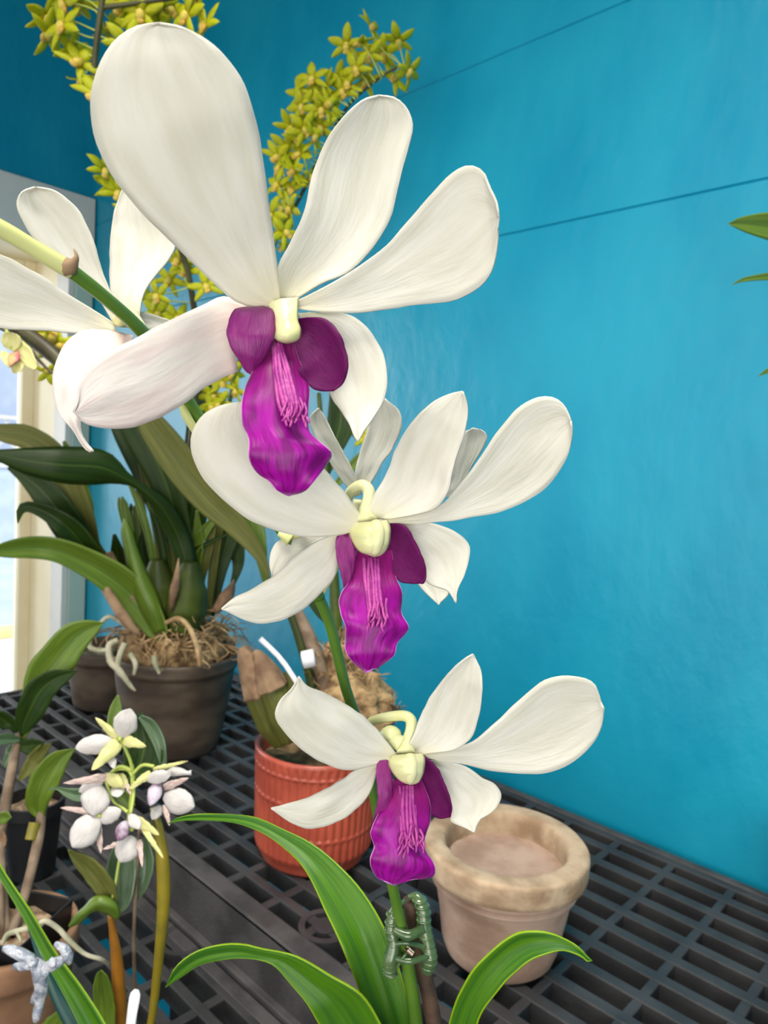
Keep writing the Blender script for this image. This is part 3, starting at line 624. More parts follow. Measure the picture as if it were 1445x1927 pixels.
# stake and clip
q = at(835, 1960, .27)
link('garden_stake', tube([(771, 1692, .2655, 14.5), (790, 1790, .268, 14.5), (812, 1900, .272, 15), (840, 2060, .28, 15), (880, 2400, .31, 15)], 30, 14), M['stake'], None, org=at(835, 1960, .27))
tag(bpy.data.objects['garden_stake'], 'dark brown cut stake tied beside the white orchid stem at bottom centre', 'stake')
ck = thing('plant_clip', at(775, 1770, .26), 'green translucent claw clip gripping the orchid stem and brown stake', 'clip')
def jaw(P, seed=0):
    P = [(a, b, d, r*1.3) for a, b, d, r in P]
    B = [tube(P, 40, 10)]
    Q = cr3([at(a, b, d) for a, b, d, r in P], 15)
    for i in range(3, 14): B.append(ball(Q[i], P[2][3]*P[2][2]/F_PX*1.2, (1, 1, .42), 10, 6))
    return join(*B)
link('jaw', jaw([(762, 1695, .2625, 3), (742, 1712, .2595, 6), (736, 1745, .2585, 9), (741, 1775, .258, 10), (735, 1805, .2575, 11), (733, 1828, .258, 9), (738, 1833, .258, 4)]), M['clip'], ck)
link('jaw', jaw([(768, 1688, .2635, 3), (785, 1688, .263, 7), (796, 1712, .2615, 10), (798, 1745, .2605, 11), (805, 1780, .26, 11), (809, 1805, .2595, 11), (803, 1828, .26, 9)]), M['clip'], ck)
link('crossbar', join(tube([(740, 1748, .257, 7), (768, 1760, .2555, 10), (797, 1748, .258, 8)], 14), tube([(738, 1778, .257, 5), (765, 1774, .2555, 5), (800, 1782, .258, 5)], 14),
     tube([(740, 1802, .257, 6), (770, 1808, .255, 7), (805, 1800, .258, 6)], 14), tube([(746, 1822, .256, 3), (760, 1800, .255, 3), (768, 1790, .256, 3)], 8)), M['clip'], ck)
sp = []
a0 = at(766, 1784, .2555); a1 = at(776, 1794, .2555); ax = (a1-a0)
u = ax.orthogonal().normalized(); v2 = ax.normalized().cross(u)
link('spring', sweep([a0+ax*(i/60)+(u*cos(i*.63)+v2*sin(i*.63))*.0011 for i in range(61)], .00028, 6), M['metal'], ck)

# ---------------------------------------------------------------- big pot plant leaves
def lf(P, dep, m='leaf_dark', parent=None, **k):
    return link('leaf', blade(P, dep, 34, 9, **k), M[m], parent if parent is not None else big, thick=.0006)
lf([(348, 1150, 18), (352, 1080, 30), (340, 1020, 40), (305, 955, 34), (262, 915, 16), (235, 900, 26), (190, 880, 66), (120, 875, 70), (55, 868, 52), (5, 858, 26), (-40, 850, 6)], [1.0, .98, .93, .88, .85], cup=-.15)
lf([(210, 1120, 16), (180, 1060, 30), (150, 960, 48), (105, 865, 50), (55, 825, 46), (10, 815, 36), (-40, 806, 10)], [1.0, .96, .93, .92], 'leaf_olive', cup=.1)
lf([(235, 1140, 20), (200, 1090, 42), (160, 1040, 52), (128, 990, 62), (90, 935, 56), (50, 900, 30), (15, 880, 6)], [1.0, .97, .94, .93], fold=.1)
lf([(260, 1170, 24), (225, 1120, 40), (180, 1060, 44), (140, 1005, 46), (100, 972, 34), (62, 955, 22), (40, 958, 18), (33, 985, 2)], [1.0, .96, .92, .9], fold=.2)
lf([(304, 1205, 26), (292, 1180, 46), (262, 1135, 62), (222, 1095, 64), (170, 1062, 54), (110, 1036, 46), (60, 1030, 42), (15, 1034, 32), (-30, 1040, 8)], [.965, .955, .93, .90, .86], 'leaf_mid', fold=.22)
lf([(300, 1190, 30), (282, 1140, 46), (262, 1090, 38), (248, 1040, 28), (238, 1000, 22), (235, 975, 4)], [.97, .968, .96, .95], 'leaf_mid', cup=-.5)
lf([(345, 1120, 20), (325, 1040, 34), (300, 960, 40), (275, 890, 50), (250, 840, 50), (225, 790, 40), (215, 740, 10)], [1.02, 1.01, 1.0, .99])
lf([(380, 1130, 18), (350, 1040, 36), (325, 950, 52), (300, 880, 62), (262, 810, 66), (230, 760, 40), (210, 720, 8)], [1.01, .98, .95, .92], fold=.1)
lf([(508, 1096, 3), (498, 1064, 16), (478, 1030, 28), (440, 985, 44), (398, 945, 58), (352, 890, 66), (315, 840, 62), (280, 790, 46), (262, 750, 10)], [.93, .92, .90, .88], 'leaf_olive', fold=.12)
lf([(355, 1150, 22), (352, 1050, 40), (362, 960, 60), (378, 880, 72), (385, 810, 70), (380, 740, 50), (360, 690, 8)], [1.03, 1.02, 1.0, .98])
lf([(400, 1150, 16), (412, 1080, 26), (430, 1010, 44), (455, 960, 50), (470, 900, 40), (480, 840, 8)], [1.03, 1.03, 1.02, 1.0], 'leaf_dark')
lf([(425, 1128, 3), (438, 1098, 10), (448, 1060, 22), (442, 1020, 34), (430, 980, 36), (410, 930, 10)], [1.04, 1.04, 1.03, 1.02])
lf([(500, 1110, 4), (492, 1050, 22), (480, 990, 36), (468, 930, 36), (455, 870, 8)], [.96, .95, .95, .94], 'leaf_mid')
lf([(163, 1010, 20), (160, 960, 34), (150, 920, 34), (140, 880, 30), (120, 830, 6)], [.99, .98, .97], 'leaf_mid')
for P, m in (([(310, 1130, 14), (300, 1030, 16), (285, 940, 18), (268, 880, 12), (255, 850, 3)], 'leaf_olive'), ([(320, 1140, 14), (322, 1050, 15), (330, 970, 16), (345, 900, 10), (352, 860, 3)], 'leaf_olive'),
             ([(300, 1120, 12), (282, 1020, 14), (262, 950, 14), (240, 905, 4)], 'leaf_mid'), ([(335, 1140, 14), (350, 1070, 18), (385, 1000, 18), (420, 960, 6)], 'leaf_mid'),
             ([(372, 1120, 14), (390, 1040, 16), (400, 980, 14), (405, 920, 4)], 'leaf_olive'), ([(330, 1100, 14), (355, 1050, 14), (395, 1020, 8), (440, 1000, 3)], 'leaf_dark'),
             ([(255, 1150, 16), (215, 1080, 24), (180, 1030, 22), (168, 980, 5)], 'leaf_olive'), ([(360, 1130, 16), (368, 1060, 22), (372, 1010, 20), (370, 960, 4)], 'leaf_mid'),
             ([(300, 1150, 14), (312, 1080, 18), (300, 1000, 18), (282, 960, 4)], 'leaf_dark'), ([(240, 1160, 14), (225, 1100, 26), (222, 1050, 30), (215, 1005, 6)], 'leaf_dark')):
    lf(P, [1.01, 1.0, .99], m, cup=.3)
rs = random.Random(21)
for i in range(16):
    x0 = rs.uniform(262, 400); x1 = x0+(x0-330)*rs.uniform(.2, 1.0)+rs.uniform(-20, 20); yt = rs.uniform(880, 1010)
    lf([(x0, 1160, 10), ((x0+x1)/2+rs.uniform(-6, 6), (1150+yt)/2, 17), (x1, yt+25, 15), (x1+rs.uniform(-8, 8), yt, 3)], [1.03+rs.uniform(-.02, .03)]*3, rs.choice(('leaf_dark', 'leaf_mid', 'leaf_olive', 'leaf_dark')), cup=.3)
def bulb(px, py, d, r, h, parent, m='bulb', lean=0):
    c = at(px, py, d); V, Fc, U = lathe([(r*.45, -h*.5), (r*.8, -h*.4), (r, -h*.15), (r*.93, h*.12), (r*.6, h*.36), (r*.35, h*.5)], c, 24, lambda a, z, q: 1+.03*sin(a*9))
    Mx = Matrix.Rotation(lean, 4, FW)
    V = [c+Mx @ (v-c) for v in V]
    return link('pseudobulb', (V, Fc, U), M[m], parent)
bulb(352, 1128, .985, .028, .105, big, lean=.05); bulb(300, 1120, 1.0, .026, .10, big, lean=-.1); bulb(252, 1135, .98, .018, .085, big, lean=-.35, m='husk')
bulb(330, 1110, 1.03, .026, .12, big); bulb(225, 1110, 1.0, .013, .11, big, lean=-.3, m='husk')
for P in ([(262, 1195, .93, 5), (235, 1165, .93, 11), (200, 1110, .95, 9), (172, 1060, .96, 4)], [(322, 1150, .96, 4), (328, 1110, .95, 9), (334, 1075, .95, 5), (336, 1050, .96, 1)],
          [(405, 1150, .97, 8), (425, 1125, .97, 14), (436, 1105, .98, 7), (440, 1090, .98, 1)]):
    link('husk', tube(P, 14, 8), M['husk'], big)
# root and moss mass
rr = random.Random(3); B = [ball(P2+Vector((-.005, 0, .140)), .074, (1.0, 1.0, .55), 40, 16, .25)]
link('moss', join(*B), M['moss'], big)
B = []
fwd = -Vector((P2.x, P2.y, 0)).normalized(); side = Vector((-fwd.y, fwd.x, 0))
for i in range(460):
    a = rr.uniform(0, 2*pi); r0 = rr.uniform(.01, .078); c = P2+Vector((cos(a)*r0, sin(a)*r0, .150+.034*(1-(r0/.08)**2)+rr.uniform(-.006, .010)))
    p = [c]; dr = Vector((rr.uniform(-1, 1), rr.uniform(-1, 1), rr.uniform(-.3, .7))).normalized()
    for k in range(6):
        dr = (dr+Vector((rr.uniform(-.8, .8), rr.uniform(-.8, .8), rr.uniform(-.8, .25)))).normalized(); p.append(p[-1]+dr*rr.uniform(.007, .015))
    for qv in p:
        h = Vector((qv.x-P2.x, qv.y-P2.y, 0))
        if h.length > .078 and qv.z < .139: qv.xy = (P2.xy+h.xy.normalized()*.078)
        qv.z = max(qv.z, .120)
    B.append(sweep(cr3(p, 14), [.0015*(1-.06*k) for k in range(14)], 5))
o = link('root_mass', join(*B), M['root'], big); o['kind'] = 'stuff'
for P, m in (([(222, 1205, .935, 6), (205, 1215, .93, 6), (208, 1245, .925, 6), (225, 1262, .92, 6), (245, 1290, .92, 4), (255, 1300, .92, 2)], 'root_pale'),
             ([(235, 1210, .93, 6), (225, 1235, .925, 6), (222, 1262, .92, 5), (238, 1280, .92, 3)], 'root_pale'),
             ([(245, 1230, .925, 5), (255, 1250, .92, 5), (252, 1270, .92, 3)], 'root_pale'), ([(290, 1235, .925, 5), (292, 1250, .92, 5), (300, 1268, .92, 3)], 'root_pale'),
             ([(312, 1172, .95, 4), (335, 1164, .935, 5), (355, 1180, .925, 5), (370, 1215, .92, 5), (376, 1255, .915, 4)], 'root'),
             ([(240, 1180, .96, 4), (205, 1160, .96, 4), (175, 1195, .96, 5), (168, 1215, .955, 5), (185, 1224, .95, 5), (215, 1222, .94, 4)], 'root_pale')):
    link('root', tube(P, 26, 8), M[m], big)

# ---------------------------------------------------------------- yellow sprays
spk1 = link('flower_spike', join(tube([(335, 1080, 1.0, 7), (352, 900, .98, 6), (372, 680, .92, 6), (362, 560, .88, 6), (340, 470, .85, 6), (290, 390, .82, 6), (225, 300, .79, 6), (180, 220, .77, 6), (178, 120, .75, 6), (190, 20, .73, 6), (200, -60, .72, 5)], 70, 8),
     tube([(190, 15, .73, 5), (260, 5, .73, 4), (330, -5, .73, 4), (400, -30, .73, 3)], 20, 8)), M['spike'], big)
spk2 = link('flower_spike', join(tube([(365, 1080, 1.035, 4.9), (400, 900, 1.025, 4.2), (460, 640, 1.005, 4.2), (520, 450, 0.985, 3.5), (560, 380, 0.975, 3.5), (610, 280, 0.965, 3.5), (655, 200, 0.955, 2.8), (712, 148, 0.945, 2.8), (760, 120, 0.945, 2.1)], 60, 8),
     tube([(640, 170, 0.955, 2.1), (620, 190, 0.955, 2.1)], 6, 6)), M['spike'], big)
def yellow_proto(kind):
    """small star flower about 3.6 cm across, facing +Z"""
    V, Fc, U = [], [], []; rg2 = random.Random(kind)
    tep = []
    for k, (ang, ln, wd) in enumerate(((90, 1, .46), (18, 1, .42), (162, 1, .42), (-40, 1, .32), (-140, 1, .32))):
        ang = radians(ang+rg2.uniform(-12, 12)); lift = rg2.uniform(.2, 1.1)
        vs, us = [], []
        for i in range(9):
            u = i/8; ww = wd*sin(pi*min(1, u*.9+.08))**.8*(1 if i < 8 else .15)
            for j in range(4):
                s = j/3*2-1; x = u*ln; z = lift*(u-.5*u*u*2.1*rg2.uniform(.95, 1.05))*.7-.12*s*s*ww
                p = Vector((x*cos(ang)-s*ww/2*sin(ang), x*sin(ang)+s*ww/2*cos(ang), z)); vs.append(p*.0235); us.append((u, j/3))
        tep.append((vs, [(i*4+j, i*4+j+1, i*4+j+5, i*4+j+4) for i in range(8) for j in range(3)], us))
    return join(*tep)
protos = []
for kd in range(4):
    me_o = link('flower', yellow_proto(kd), M['yellow'], spk1, thick=.0004); me_o.location = (0, 0, 0)
    # geometry is local: undo the shift applied by link()
    for v in me_o.data.vertices: v.co += ORG[spk1.name]
    lip = link('lip', join(ball((0, -.003, .003),   .0046, (1, 1.3, .8), 8, 6), ball((0, -.008, .0045), .0036, (1.3, .8, .5), 8, 6)), M['yellow_lip'], spk1)
    for v in lip.data.vertices: v.co += ORG[spk1.name]
    lip.parent = me_o
    protos.append((me_o, lip))
used = [False]*4; rf_ = random.Random(11); peds = {0: [], 1: []}
spines = {0: [(335, 1080, 1.0), (352, 900, .98), (372, 680, .92), (362, 560, .88), (340, 470, .85), (290, 390, .82), (225, 300, .79), (180, 220, .77), (178, 120, .75), (190, 20, .73), (260, 5, .73), (330, -5, .73), (400, -30, .73)],
          1: [(400, 900, 1.0), (460, 640, .98), (520, 450, .96), (560, 380, .95), (610, 280, .94), (655, 200, .93), (712, 148, .92), (760, 120, .92)]}
def place(px, py, d, s, spk, which, az=None):
    k = rf_.randrange(4); src, slip = protos[k]
    if not used[k]: o, l = src, slip; used[k] = True; o.parent = spk
    else:
        o = src.copy(); C.objects.link(o); l = slip.copy(); C.objects.link(l); l.parent = o; o.parent = spk
    pos = at(px, py, d); o.location = pos-ORG[spk.name]
    face = (-ray(px, py).normalized()*.8+Vector((rf_.uniform(-.9, .9), rf_.uniform(-.9, .9), rf_.uniform(-.5, .6)))).normalized()
    rot = face.to_track_quat('Z', 'Y').to_matrix() @ Matrix.Rotation(rf_.uniform(-.9, .9), 3, 'Z')
    o.rotation_euler = rot.to_euler(); o.scale = (s, s, s)
    best = min(spines[which], key=lambda q: (q[0]-px)**2+(q[1]-py+20)**2)
    a = at(*best); b = pos-face*.002
    # nearest point on the spine polyline
    sp_ = spines[which]; bd = None
    for i in range(len(sp_)-1):
        A, Bq = at(*sp_[i]), at(*sp_[i+1]); t = max(0, min(1, (pos-A).dot(Bq-A)/(Bq-A).length_squared)); q = A+(Bq-A)*t
        if bd is None or (q-pos).length < bd[0]: bd = ((q-pos).length, q)
    peds[which].append(sweep(cr3([bd[1], bd[1].lerp(b, .5)-face*.006, b], 8), .0009, 5))
for px, py in [(88, 28), (118, 48), (95, 60), (132, 92), (150, 118), (165, 140), (212, 40), (225, 8), (262, 22), (288, 6), (322, 14), (352, 28), (372, 6), (385, 48), (262, 60), (150, 8), (120, 5), (300, 40), (200, 70), (240, 85),
               (186, 180), (205, 345), (218, 360), (195, 320), (250, 400), (300, 552), (322, 528), (296, 588), (282, 566), (388, 540), (332, 488), (352, 508), (330, 596)]:
    dd = .75 if py < 200 else (.79 if py < 420 else .87)
    place(px+rf_.uniform(-4, 4), py+rf_.uniform(-4, 4), dd+rf_.uniform(-.02, .02), 1.15 if py < 200 else 1.0, spk1, 0)
for px, py in [(648, 82), (702, 55), (672, 78), (748, 75), (720, 98), (690, 100), (668, 130), (738, 148), (772, 132), (692, 150), (588, 150), (615, 160), (640, 170), (565, 200), (600, 210), (622, 196), (545, 238), (572, 242), (540, 272), (565, 288),
               (526, 318), (552, 322), (590, 262), (608, 235), (522, 352), (550, 360), (578, 330), (530, 390), (548, 395), (525, 425), (536, 440), (575, 178), (602, 182), (585, 232), (630, 150), (655, 160), (520, 300), (560, 345), (532, 462), (515, 405), (560, 265)]:
    place(px+rf_.uniform(-4, 4), py+rf_.uniform(-4, 4), .94+rf_.uniform(-.02, .02), 1.06, spk2, 1)
for px, py in [(400, 742), (418, 722), (436, 702), (412, 760), (446, 735), (425, 690), (398, 765)]:
    place(px, py, .95, .95, spk2, 1)
link('pedicels', join(*peds[0]), M['pedicel'], spk1)['kind'] = 'stuff'
link('pedicels', join(*peds[1]), M['pedicel'], spk2)['kind'] = 'stuff'
# ---------------------------------------------------------------- orchid in the coral pot
def bl(nm, P, dep, m, parent, **k): return link(nm, blade(P, dep, 30, 9, **k), M[m], parent, thick=.0006)
c = at(512, 1318, .735)
# husked pseudobulbs leaning left
def spindle(P, ns=20, rb=.05, nr=7, n=30):
    Q = [at(a, b, d) for a, b, d, r in P]; rr_ = [r*d/F_PX for a, b, d, r in P]; cc = cr3(Q, n); V, Fc, U = sweep(cc, [lin(rr_, i/(n-1)) for i in range(n)], ns)
    for i in range(n):
        for k in range(ns):
            v = V[i*ns+k]; V[i*ns+k] = cc[i]+(v-cc[i])*(1+rb*sin(2*pi*k/ns*nr))
    return V, Fc, U
for P in ([(528, 1400, .74, 14), (512, 1360, .735, 30), (492, 1310, .73, 31), (474, 1262, .73, 22), (462, 1235, .73, 14)], [(540, 1395, .725, 14), (532, 1350, .72, 26), (515, 1300, .72, 28), (500, 1265, .72, 20), (490, 1240, .72, 10)],
          [(560, 1390, .73, 14), (556, 1340, .73, 24), (540, 1295, .73, 22), (528, 1270, .73, 12)]):
    link('pseudobulb', spindle(P), M['leaf_olive'], red)
for P in ([(490, 1308, .727, 32), (474, 1262, .727, 25), (460, 1232, .727, 16), (450, 1222, .727, 8)], [(514, 1296, .717, 30), (500, 1262, .717, 22), (488, 1236, .717, 11), (478, 1225, .717, 5)]):
    link('husk', spindle(P, rb=.08), M['husk'], red)
for P, m in (([(575, 1400, .74, 10), (588, 1300, .745, 11), (565, 1200, .745, 11), (540, 1130, .745, 10), (515, 1060, .745, 9)], 'bulb'),
             ([(610, 1390, .74, 10), (612, 1300, .74, 13), (590, 1220, .74, 14), (565, 1160, .74, 10), (545, 1120, .74, 5)], 'cane_grey'),
             ([(640, 1390, .75, 10), (628, 1290, .75, 14), (632, 1180, .76, 12), (628, 1080, .77, 9), (620, 960, .78, 7), (608, 850, .79, 6), (600, 740, .8, 4)], 'bulb')):
    link('cane', tube(P, 30, 12), M[m], red)
link('ring_label', tube([(570, 1242, .726, 17), (592, 1237, .726, 17)], 4, 12), M['tag'], red)
tag(bpy.data.objects['ring_label'], 'small white label on the cane')
B = [ball(at(660, 1320, .75), .034, (1.3, 1.2, 1.0), 40, 22, .35), ball(at(640, 1250, .76), .022, (1, 1, 1.2), 30, 16, .35), ball(at(700, 1340, .74), .022, (1.2, 1, .9), 30, 16, .35), ball(at(672, 1225, .765), .024, (.9, .9, 1.5), 30, 16, .35)]
link('moss', join(*B), M['moss'], red)
rr = random.Random(5); B = []
for i in range(260):
    cx, cy, rx, ry = rr.choice([(660, 1320, 70, 55), (680, 1230, 42, 60), (630, 1270, 40, 60), (700, 1340, 50, 32)])
    a = rr.uniform(0, 2*pi); q = rr.uniform(.75, 1.08)**1; p = [at(cx+cos(a)*rx*q, cy+sin(a)*ry*q*.9, .735+rr.uniform(-.01, .02))]
    dr = Vector((rr.uniform(-1, 1), rr.uniform(-1, 1), rr.uniform(-.4, 1))).normalized()
    for k in range(3):
        dr = (dr+Vector((rr.uniform(-.6, .6), rr.uniform(-.6, .6), rr.uniform(-.4, .4)))).normalized(); p.append(p[-1]+dr*.005)
    B.append(sweep(cr3(p, 7), [.0008, .0008, .0007, .0006, .0005, .0004, .0002], 4))
o = link('moss_fibres', join(*B), M['moss'], red); o['kind'] = 'stuff'
bl('leaf', [(612, 900, 8), (625, 850, 34), (640, 800, 50), (640, 750, 42), (625, 700, 8)], [.79, .79, .78], 'leaf_dark', red, fold=.15)
bl('leaf', [(618, 930, 6), (660, 880, 18), (690, 850, 14), (715, 838, 3)], [.79, .78, .77], 'leaf_mid', red, fold=.15)
bl('leaf', [(625, 1180, 6), (600, 1150, 18), (575, 1100, 24), (560, 1040, 20), (552, 980, 5)], [.78, .78, .78], 'leaf_dark', red, fold=.15)
for px, py, s in ((662, 808, .7), (688, 822, .7), (676, 800, .6)):
    o = protos[0][0].copy(); l = protos[0][1].copy(); C.objects.link(o); C.objects.link(l); l.parent = o; o.parent = red
    o.location = at(px, py, .80)-ORG[red.name]; o.scale = (s, s, s); o.rotation_euler = (1.2, .3*px, .9)
link('flower_stalk', tube([(604, 800, .795, 3), (640, 815, .80, 2.5), (688, 815, .802, 2)], 14, 6), M['pedicel'], red)
tag(link('plant_label', blade([(562, 1290, 9), (530, 1242, 9), (490, 1202, 10)], [.70, .72, .75], 6, 3), M['tag'], None, thick=.001, org=at(562, 1290, .70)), 'thin white label stick leaning out of the coral pot', 'label')

# ---------------------------------------------------------------- white star flowers on a cane, lower left
D = .46
so = thing('potted_orchid', onz(262, 2060, -.0615), 'small orchid with a cluster of white star flowers on yellow canes', 'potted plant')
pc = onz(262, 2110, -.0615)
pot(.045, .038, .8, pc, 'pot', M['brown_pot'], so, band=.008)
link('potting_mix', disc(pc, .038, .026, .003), M['soil'], so)
link('cane', tube([(255, 2090, .50, 9), (270, 2000, .485, 8), (286, 1915, .475, 7.5), (297, 1820, .468, 9), (305, 1740, .462, 11), (308, 1680, .46, 13), (306, 1620, .458, 12.5), (298, 1560, .456, 10), (288, 1520, .455, 6)], 40, 12), M['cane_y'], so)
link('cane', tube([(240, 2090, .50, 12), (232, 1990, .48, 13), (226, 1900, .47, 13), (220, 1810, .462, 11), (212, 1750, .458, 7), (207, 1722, .456, 5)], 40, 12), M['cane_o'], so)
link('cane', tube([(250, 2080, .50, 4), (254, 1900, .485, 4), (252, 1760, .475, 3.5), (258, 1640, .468, 3.5), (262, 1560, .465, 3)], 30, 8), M['cane_grey'], so)
link('flower_stem', tube([(205, 1722, .456, 3), (216, 1670, .455, 3), (225, 1618, .456, 3), (238, 1560, .457, 3), (247, 1500, .458, 3.5), (250, 1462, .458, 4.5), (248, 1440, .457, 4)], 30, 8), M['pedicel'], so)
SL = [('leaf_olive', [(218, 1704), (190, 1695), (160, 1655), (135, 1620), (128, 1598)], [(222, 1704), (218, 1670), (200, 1640), (170, 1612), (128, 1598)], [.455, .45, .446]),
      ('leaf_grey', [(224, 1720), (202, 1680), (200, 1630), (215, 1590), (235, 1560)], [(226, 1720), (245, 1700), (256, 1650), (254, 1600), (235, 1560)], [.462, .466, .468]),
      ('leaf_grey', [(252, 1700), (258, 1650), (262, 1600), (275, 1570)], [(256, 1700), (278, 1670), (290, 1620), (275, 1570)], [.472, .474, .476]),
      ('leaf_mid', [(178, 1975), (176, 1900), (175, 1860), (180, 1835), (190, 1825)], [(214, 1975), (217, 1910), (212, 1868), (203, 1838), (190, 1825)], [.46, .458, .456])]
for m, L, R, dep in SL: link('leaf', sheet(L, R, dep, 26, 9, fold=.2), M[m], so, thick=.0006)
bl('leaf', [(222, 1728, 10), (208, 1708, 30), (185, 1700, 30), (165, 1712, 18), (148, 1728, 18), (130, 1744, 4)], [.455, .452, .448, .45], 'leaf_mid', so, cup=-.4)
lf2 = [('leaf_mid', [(208, 1405, 8), (214, 1365, 26), (218, 1335, 24), (222, 1308, 4)], [.475, .476, .478]), ('leaf_dark', [(235, 1470, 20), (262, 1440, 70), (272, 1400, 72), (268, 1370, 48), (262, 1342, 10)], [.475, .48, .484]),
       ('leaf_grey', [(312, 1462, 4), (306, 1430, 16), (298, 1395, 24), (282, 1365, 24), (262, 1348, 8)], [.478, .48, .482]), ('leaf_grey', [(175, 1488, 22), (150, 1496, 26), (128, 1492, 18), (108, 1484, 6), (92, 1486, 2)], [.474, .476, .48]),
       ('leaf_mid', [(250, 1520, 14), (232, 1500, 26), (215, 1485, 10)], [.472, .474, .476])]
for m, P, dep in lf2: bl('leaf', P, dep, m, so, fold=.2)
def strap(x0, y0, x1, y1, wd, d, shp='petal', tip=.35, dd=-.004):
    n = 9; P = []
    for i in range(n):
        u = i/(n-1)
        if shp == 'petal': ww = wd*(sin(pi*(u*.88+.05)**.95)**.9)*(1 if i < n-1 else .25)
        else: ww = wd*(1-u)**.55*(.6+.4*min(1, u*5))
        P.append((x0+(x1-x0)*u, y0+(y1-y0)*u, ww))
    L, R = [], []; dx, dy = x1-x0, y1-y0; ln = math.hypot(dx, dy); nx, ny = -dy/ln, dx/ln
    for a, b, ww in P: L.append((a-nx*ww/2, b-ny*ww/2)); R.append((a+nx*ww/2, b+ny*ww/2))
    return sheet(L, R, [d, d+dd*.6, d+dd], 18, 9, cup=-.15, wob=.0002, ruf=.0004, seed=x0*.1)
FL = [((226, 1390), .452, [('petal', 226, 1388, 246, 1334, 46, 'bloom', 'petal'), ('sepal', 222, 1388, 179, 1350, 20, 'bloom_yellow', 's'), ('sepal', 232, 1392, 275, 1405, 26, 'bloom_yellow', 's'), ('petal', 214, 1394, 142, 1408, 38, 'bloom', 'petal'), ('sepal', 224, 1396, 172, 1450, 34, 'bloom_yellow', 's'), ('lip', 208, 1420, 214, 1446, 16, 'bloom', 'petal')], [(250, 1450), (243, 1425), (226, 1388)]),
      ((192, 1466), .455, [('sepal', 205, 1462, 119, 1474, 20, 'bloom_pink', 's'), ('petal', 196, 1466, 148, 1490, 22, 'bloom', 'petal'), ('petal', 182, 1474, 176, 1534, 56, 'bloom', 'petal'), ('sepal', 196, 1458, 232, 1478, 26, 'bloom_yellow', 'petal')], [(250, 1450), (225, 1442), (205, 1458)]),
      ((188, 1534), .452, [('sepal', 178, 1528, 114, 1520, 17, 'bloom_pink', 's'), ('petal', 186, 1534, 136, 1594, 54, 'bloom', 'petal'), ('petal', 184, 1545, 228, 1524, 32, 'bloom', 'petal'), ('sepal', 184, 1552, 190, 1606, 18, 'bloom_pink', 's')], [(198, 1465), (212, 1505), (232, 1522), (240, 1528)]),
      ((248, 1560), .450, [('petal', 252, 1574, 226, 1622, 46, 'bloom', 'petal'), ('sepal', 262, 1580, 268, 1632, 14, 'bloom_pink', 's'), ('sepal', 268, 1555, 308, 1616, 14, 'bloom_yellow', 's'), ('sepal', 252, 1540, 300, 1572, 24, 'bloom_yellow', 's'), ('sepal', 228, 1586, 194, 1598, 12, 'bloom_pink', 's'), ('lip', 238, 1545, 222, 1582, 26, 'bloom_lip', 'petal'), ('petal', 244, 1532, 262, 1560, 24, 'bloom', 'petal')], [(252, 1470), (251, 1500), (246, 1530)]),
      ((300, 1490), .455, [('petal', 308, 1498, 366, 1518, 50, 'bloom', 'petal'), ('sepal', 288, 1448, 354, 1432, 11, 'bloom_yellow', 's'), ('sepal', 284, 1454, 242, 1486, 18, 'bloom_yellow', 's'), ('petal', 276, 1468, 322, 1456, 26, 'bloom', 'petal'), ('sepal', 308, 1482, 355, 1464, 18, 'bloom_pink', 's'), ('sepal', 310, 1514, 319, 1554, 14, 'bloom_pink', 's'), ('petal', 302, 1516, 286, 1542, 20, 'bloom', 'petal'), ('lip', 300, 1470, 282, 1516, 26, 'bloom_lip', 'petal')], [(250, 1456), (268, 1440), (290, 1442)]),
      ((222, 1474), .460, [('petal', 210, 1460, 238, 1482, 34, 'bloom_yellow', 'petal'), ('petal', 218, 1478, 222, 1500, 28, 'bloom', 'petal'), ('sepal', 232, 1462, 246, 1496, 12, 'bloom_pink', 's')], [(250, 1462), (240, 1448), (222, 1448), (212, 1458)])]
for (cx, cy), d, tp, ped in FL:
    f = link('flower', join(tube([(a, b, .457+(d-.457)*i/(len(ped)-1), 3.2) for i, (a, b) in enumerate(ped)], 14, 7), ball(at(cx, cy, d-.001), .0016)), M['pedicel'], so)
    for nm, a, b, a2, b2, wd, m, sh in tp: link(nm, strap(a, b, a2, b2, wd, d, sh, dd=-.006+.004*sin(a)), M[m], f, thick=.0004)
link('flower_bud', tube([(312, 1456, .456, 5), (328, 1452, .456, 9), (342, 1453, .456, 7), (352, 1455, .456, 4), (360, 1454, .456, 5)], 14, 9), M['bloom'], so)

# ---------------------------------------------------------------- leafy canes far left in clay pot
T0 = Vector((-.5717, .2029, -.0612))
lo = thing('potted_orchid', T0, 'leafy orchid canes in a terracotta pot at the bottom left corner', 'potted plant')
pr = [(.036, 0), (.039, .002), (.043, .03), (.0465, .07), (.047, .078), (.0495, .080), (.0505, .083), (.0505, .100), (.0495, .102), (.0455, .102), (.0445, .09), (.043, .07)]
V, Fc, U = lathe(pr, T0, 64, rot_noise(.02, 2)); link('pot', (V, Fc[:-1], U), M['terra'], lo)
V = []; s = .0325
sq = []
for (a, z, t) in ((s*.86, .035, 0), (s, .112, 0), (s*.95, .112, 0), (s*.84, .06, 0)):
    for sx_, sy_ in ((1, 1), (-1, 1), (-1, -1), (1, -1)):
        ca, sa = cos(.55), sin(.55); x, y = sx_*a, sy_*a
        V.append(T0+Vector((x*ca-y*sa, x*sa+y*ca, z)))
Fc = [(i*4+k, i*4+(k+1) % 4, i*4+4+(k+1) % 4, i*4+4+k) for i in range(3) for k in range(4)]
link('inner_pot', (V, Fc), M['black'], lo, smooth=False, bevel=.001)
link('potting_mix', disc(T0, .031, .098, .006), M['soil'], lo)
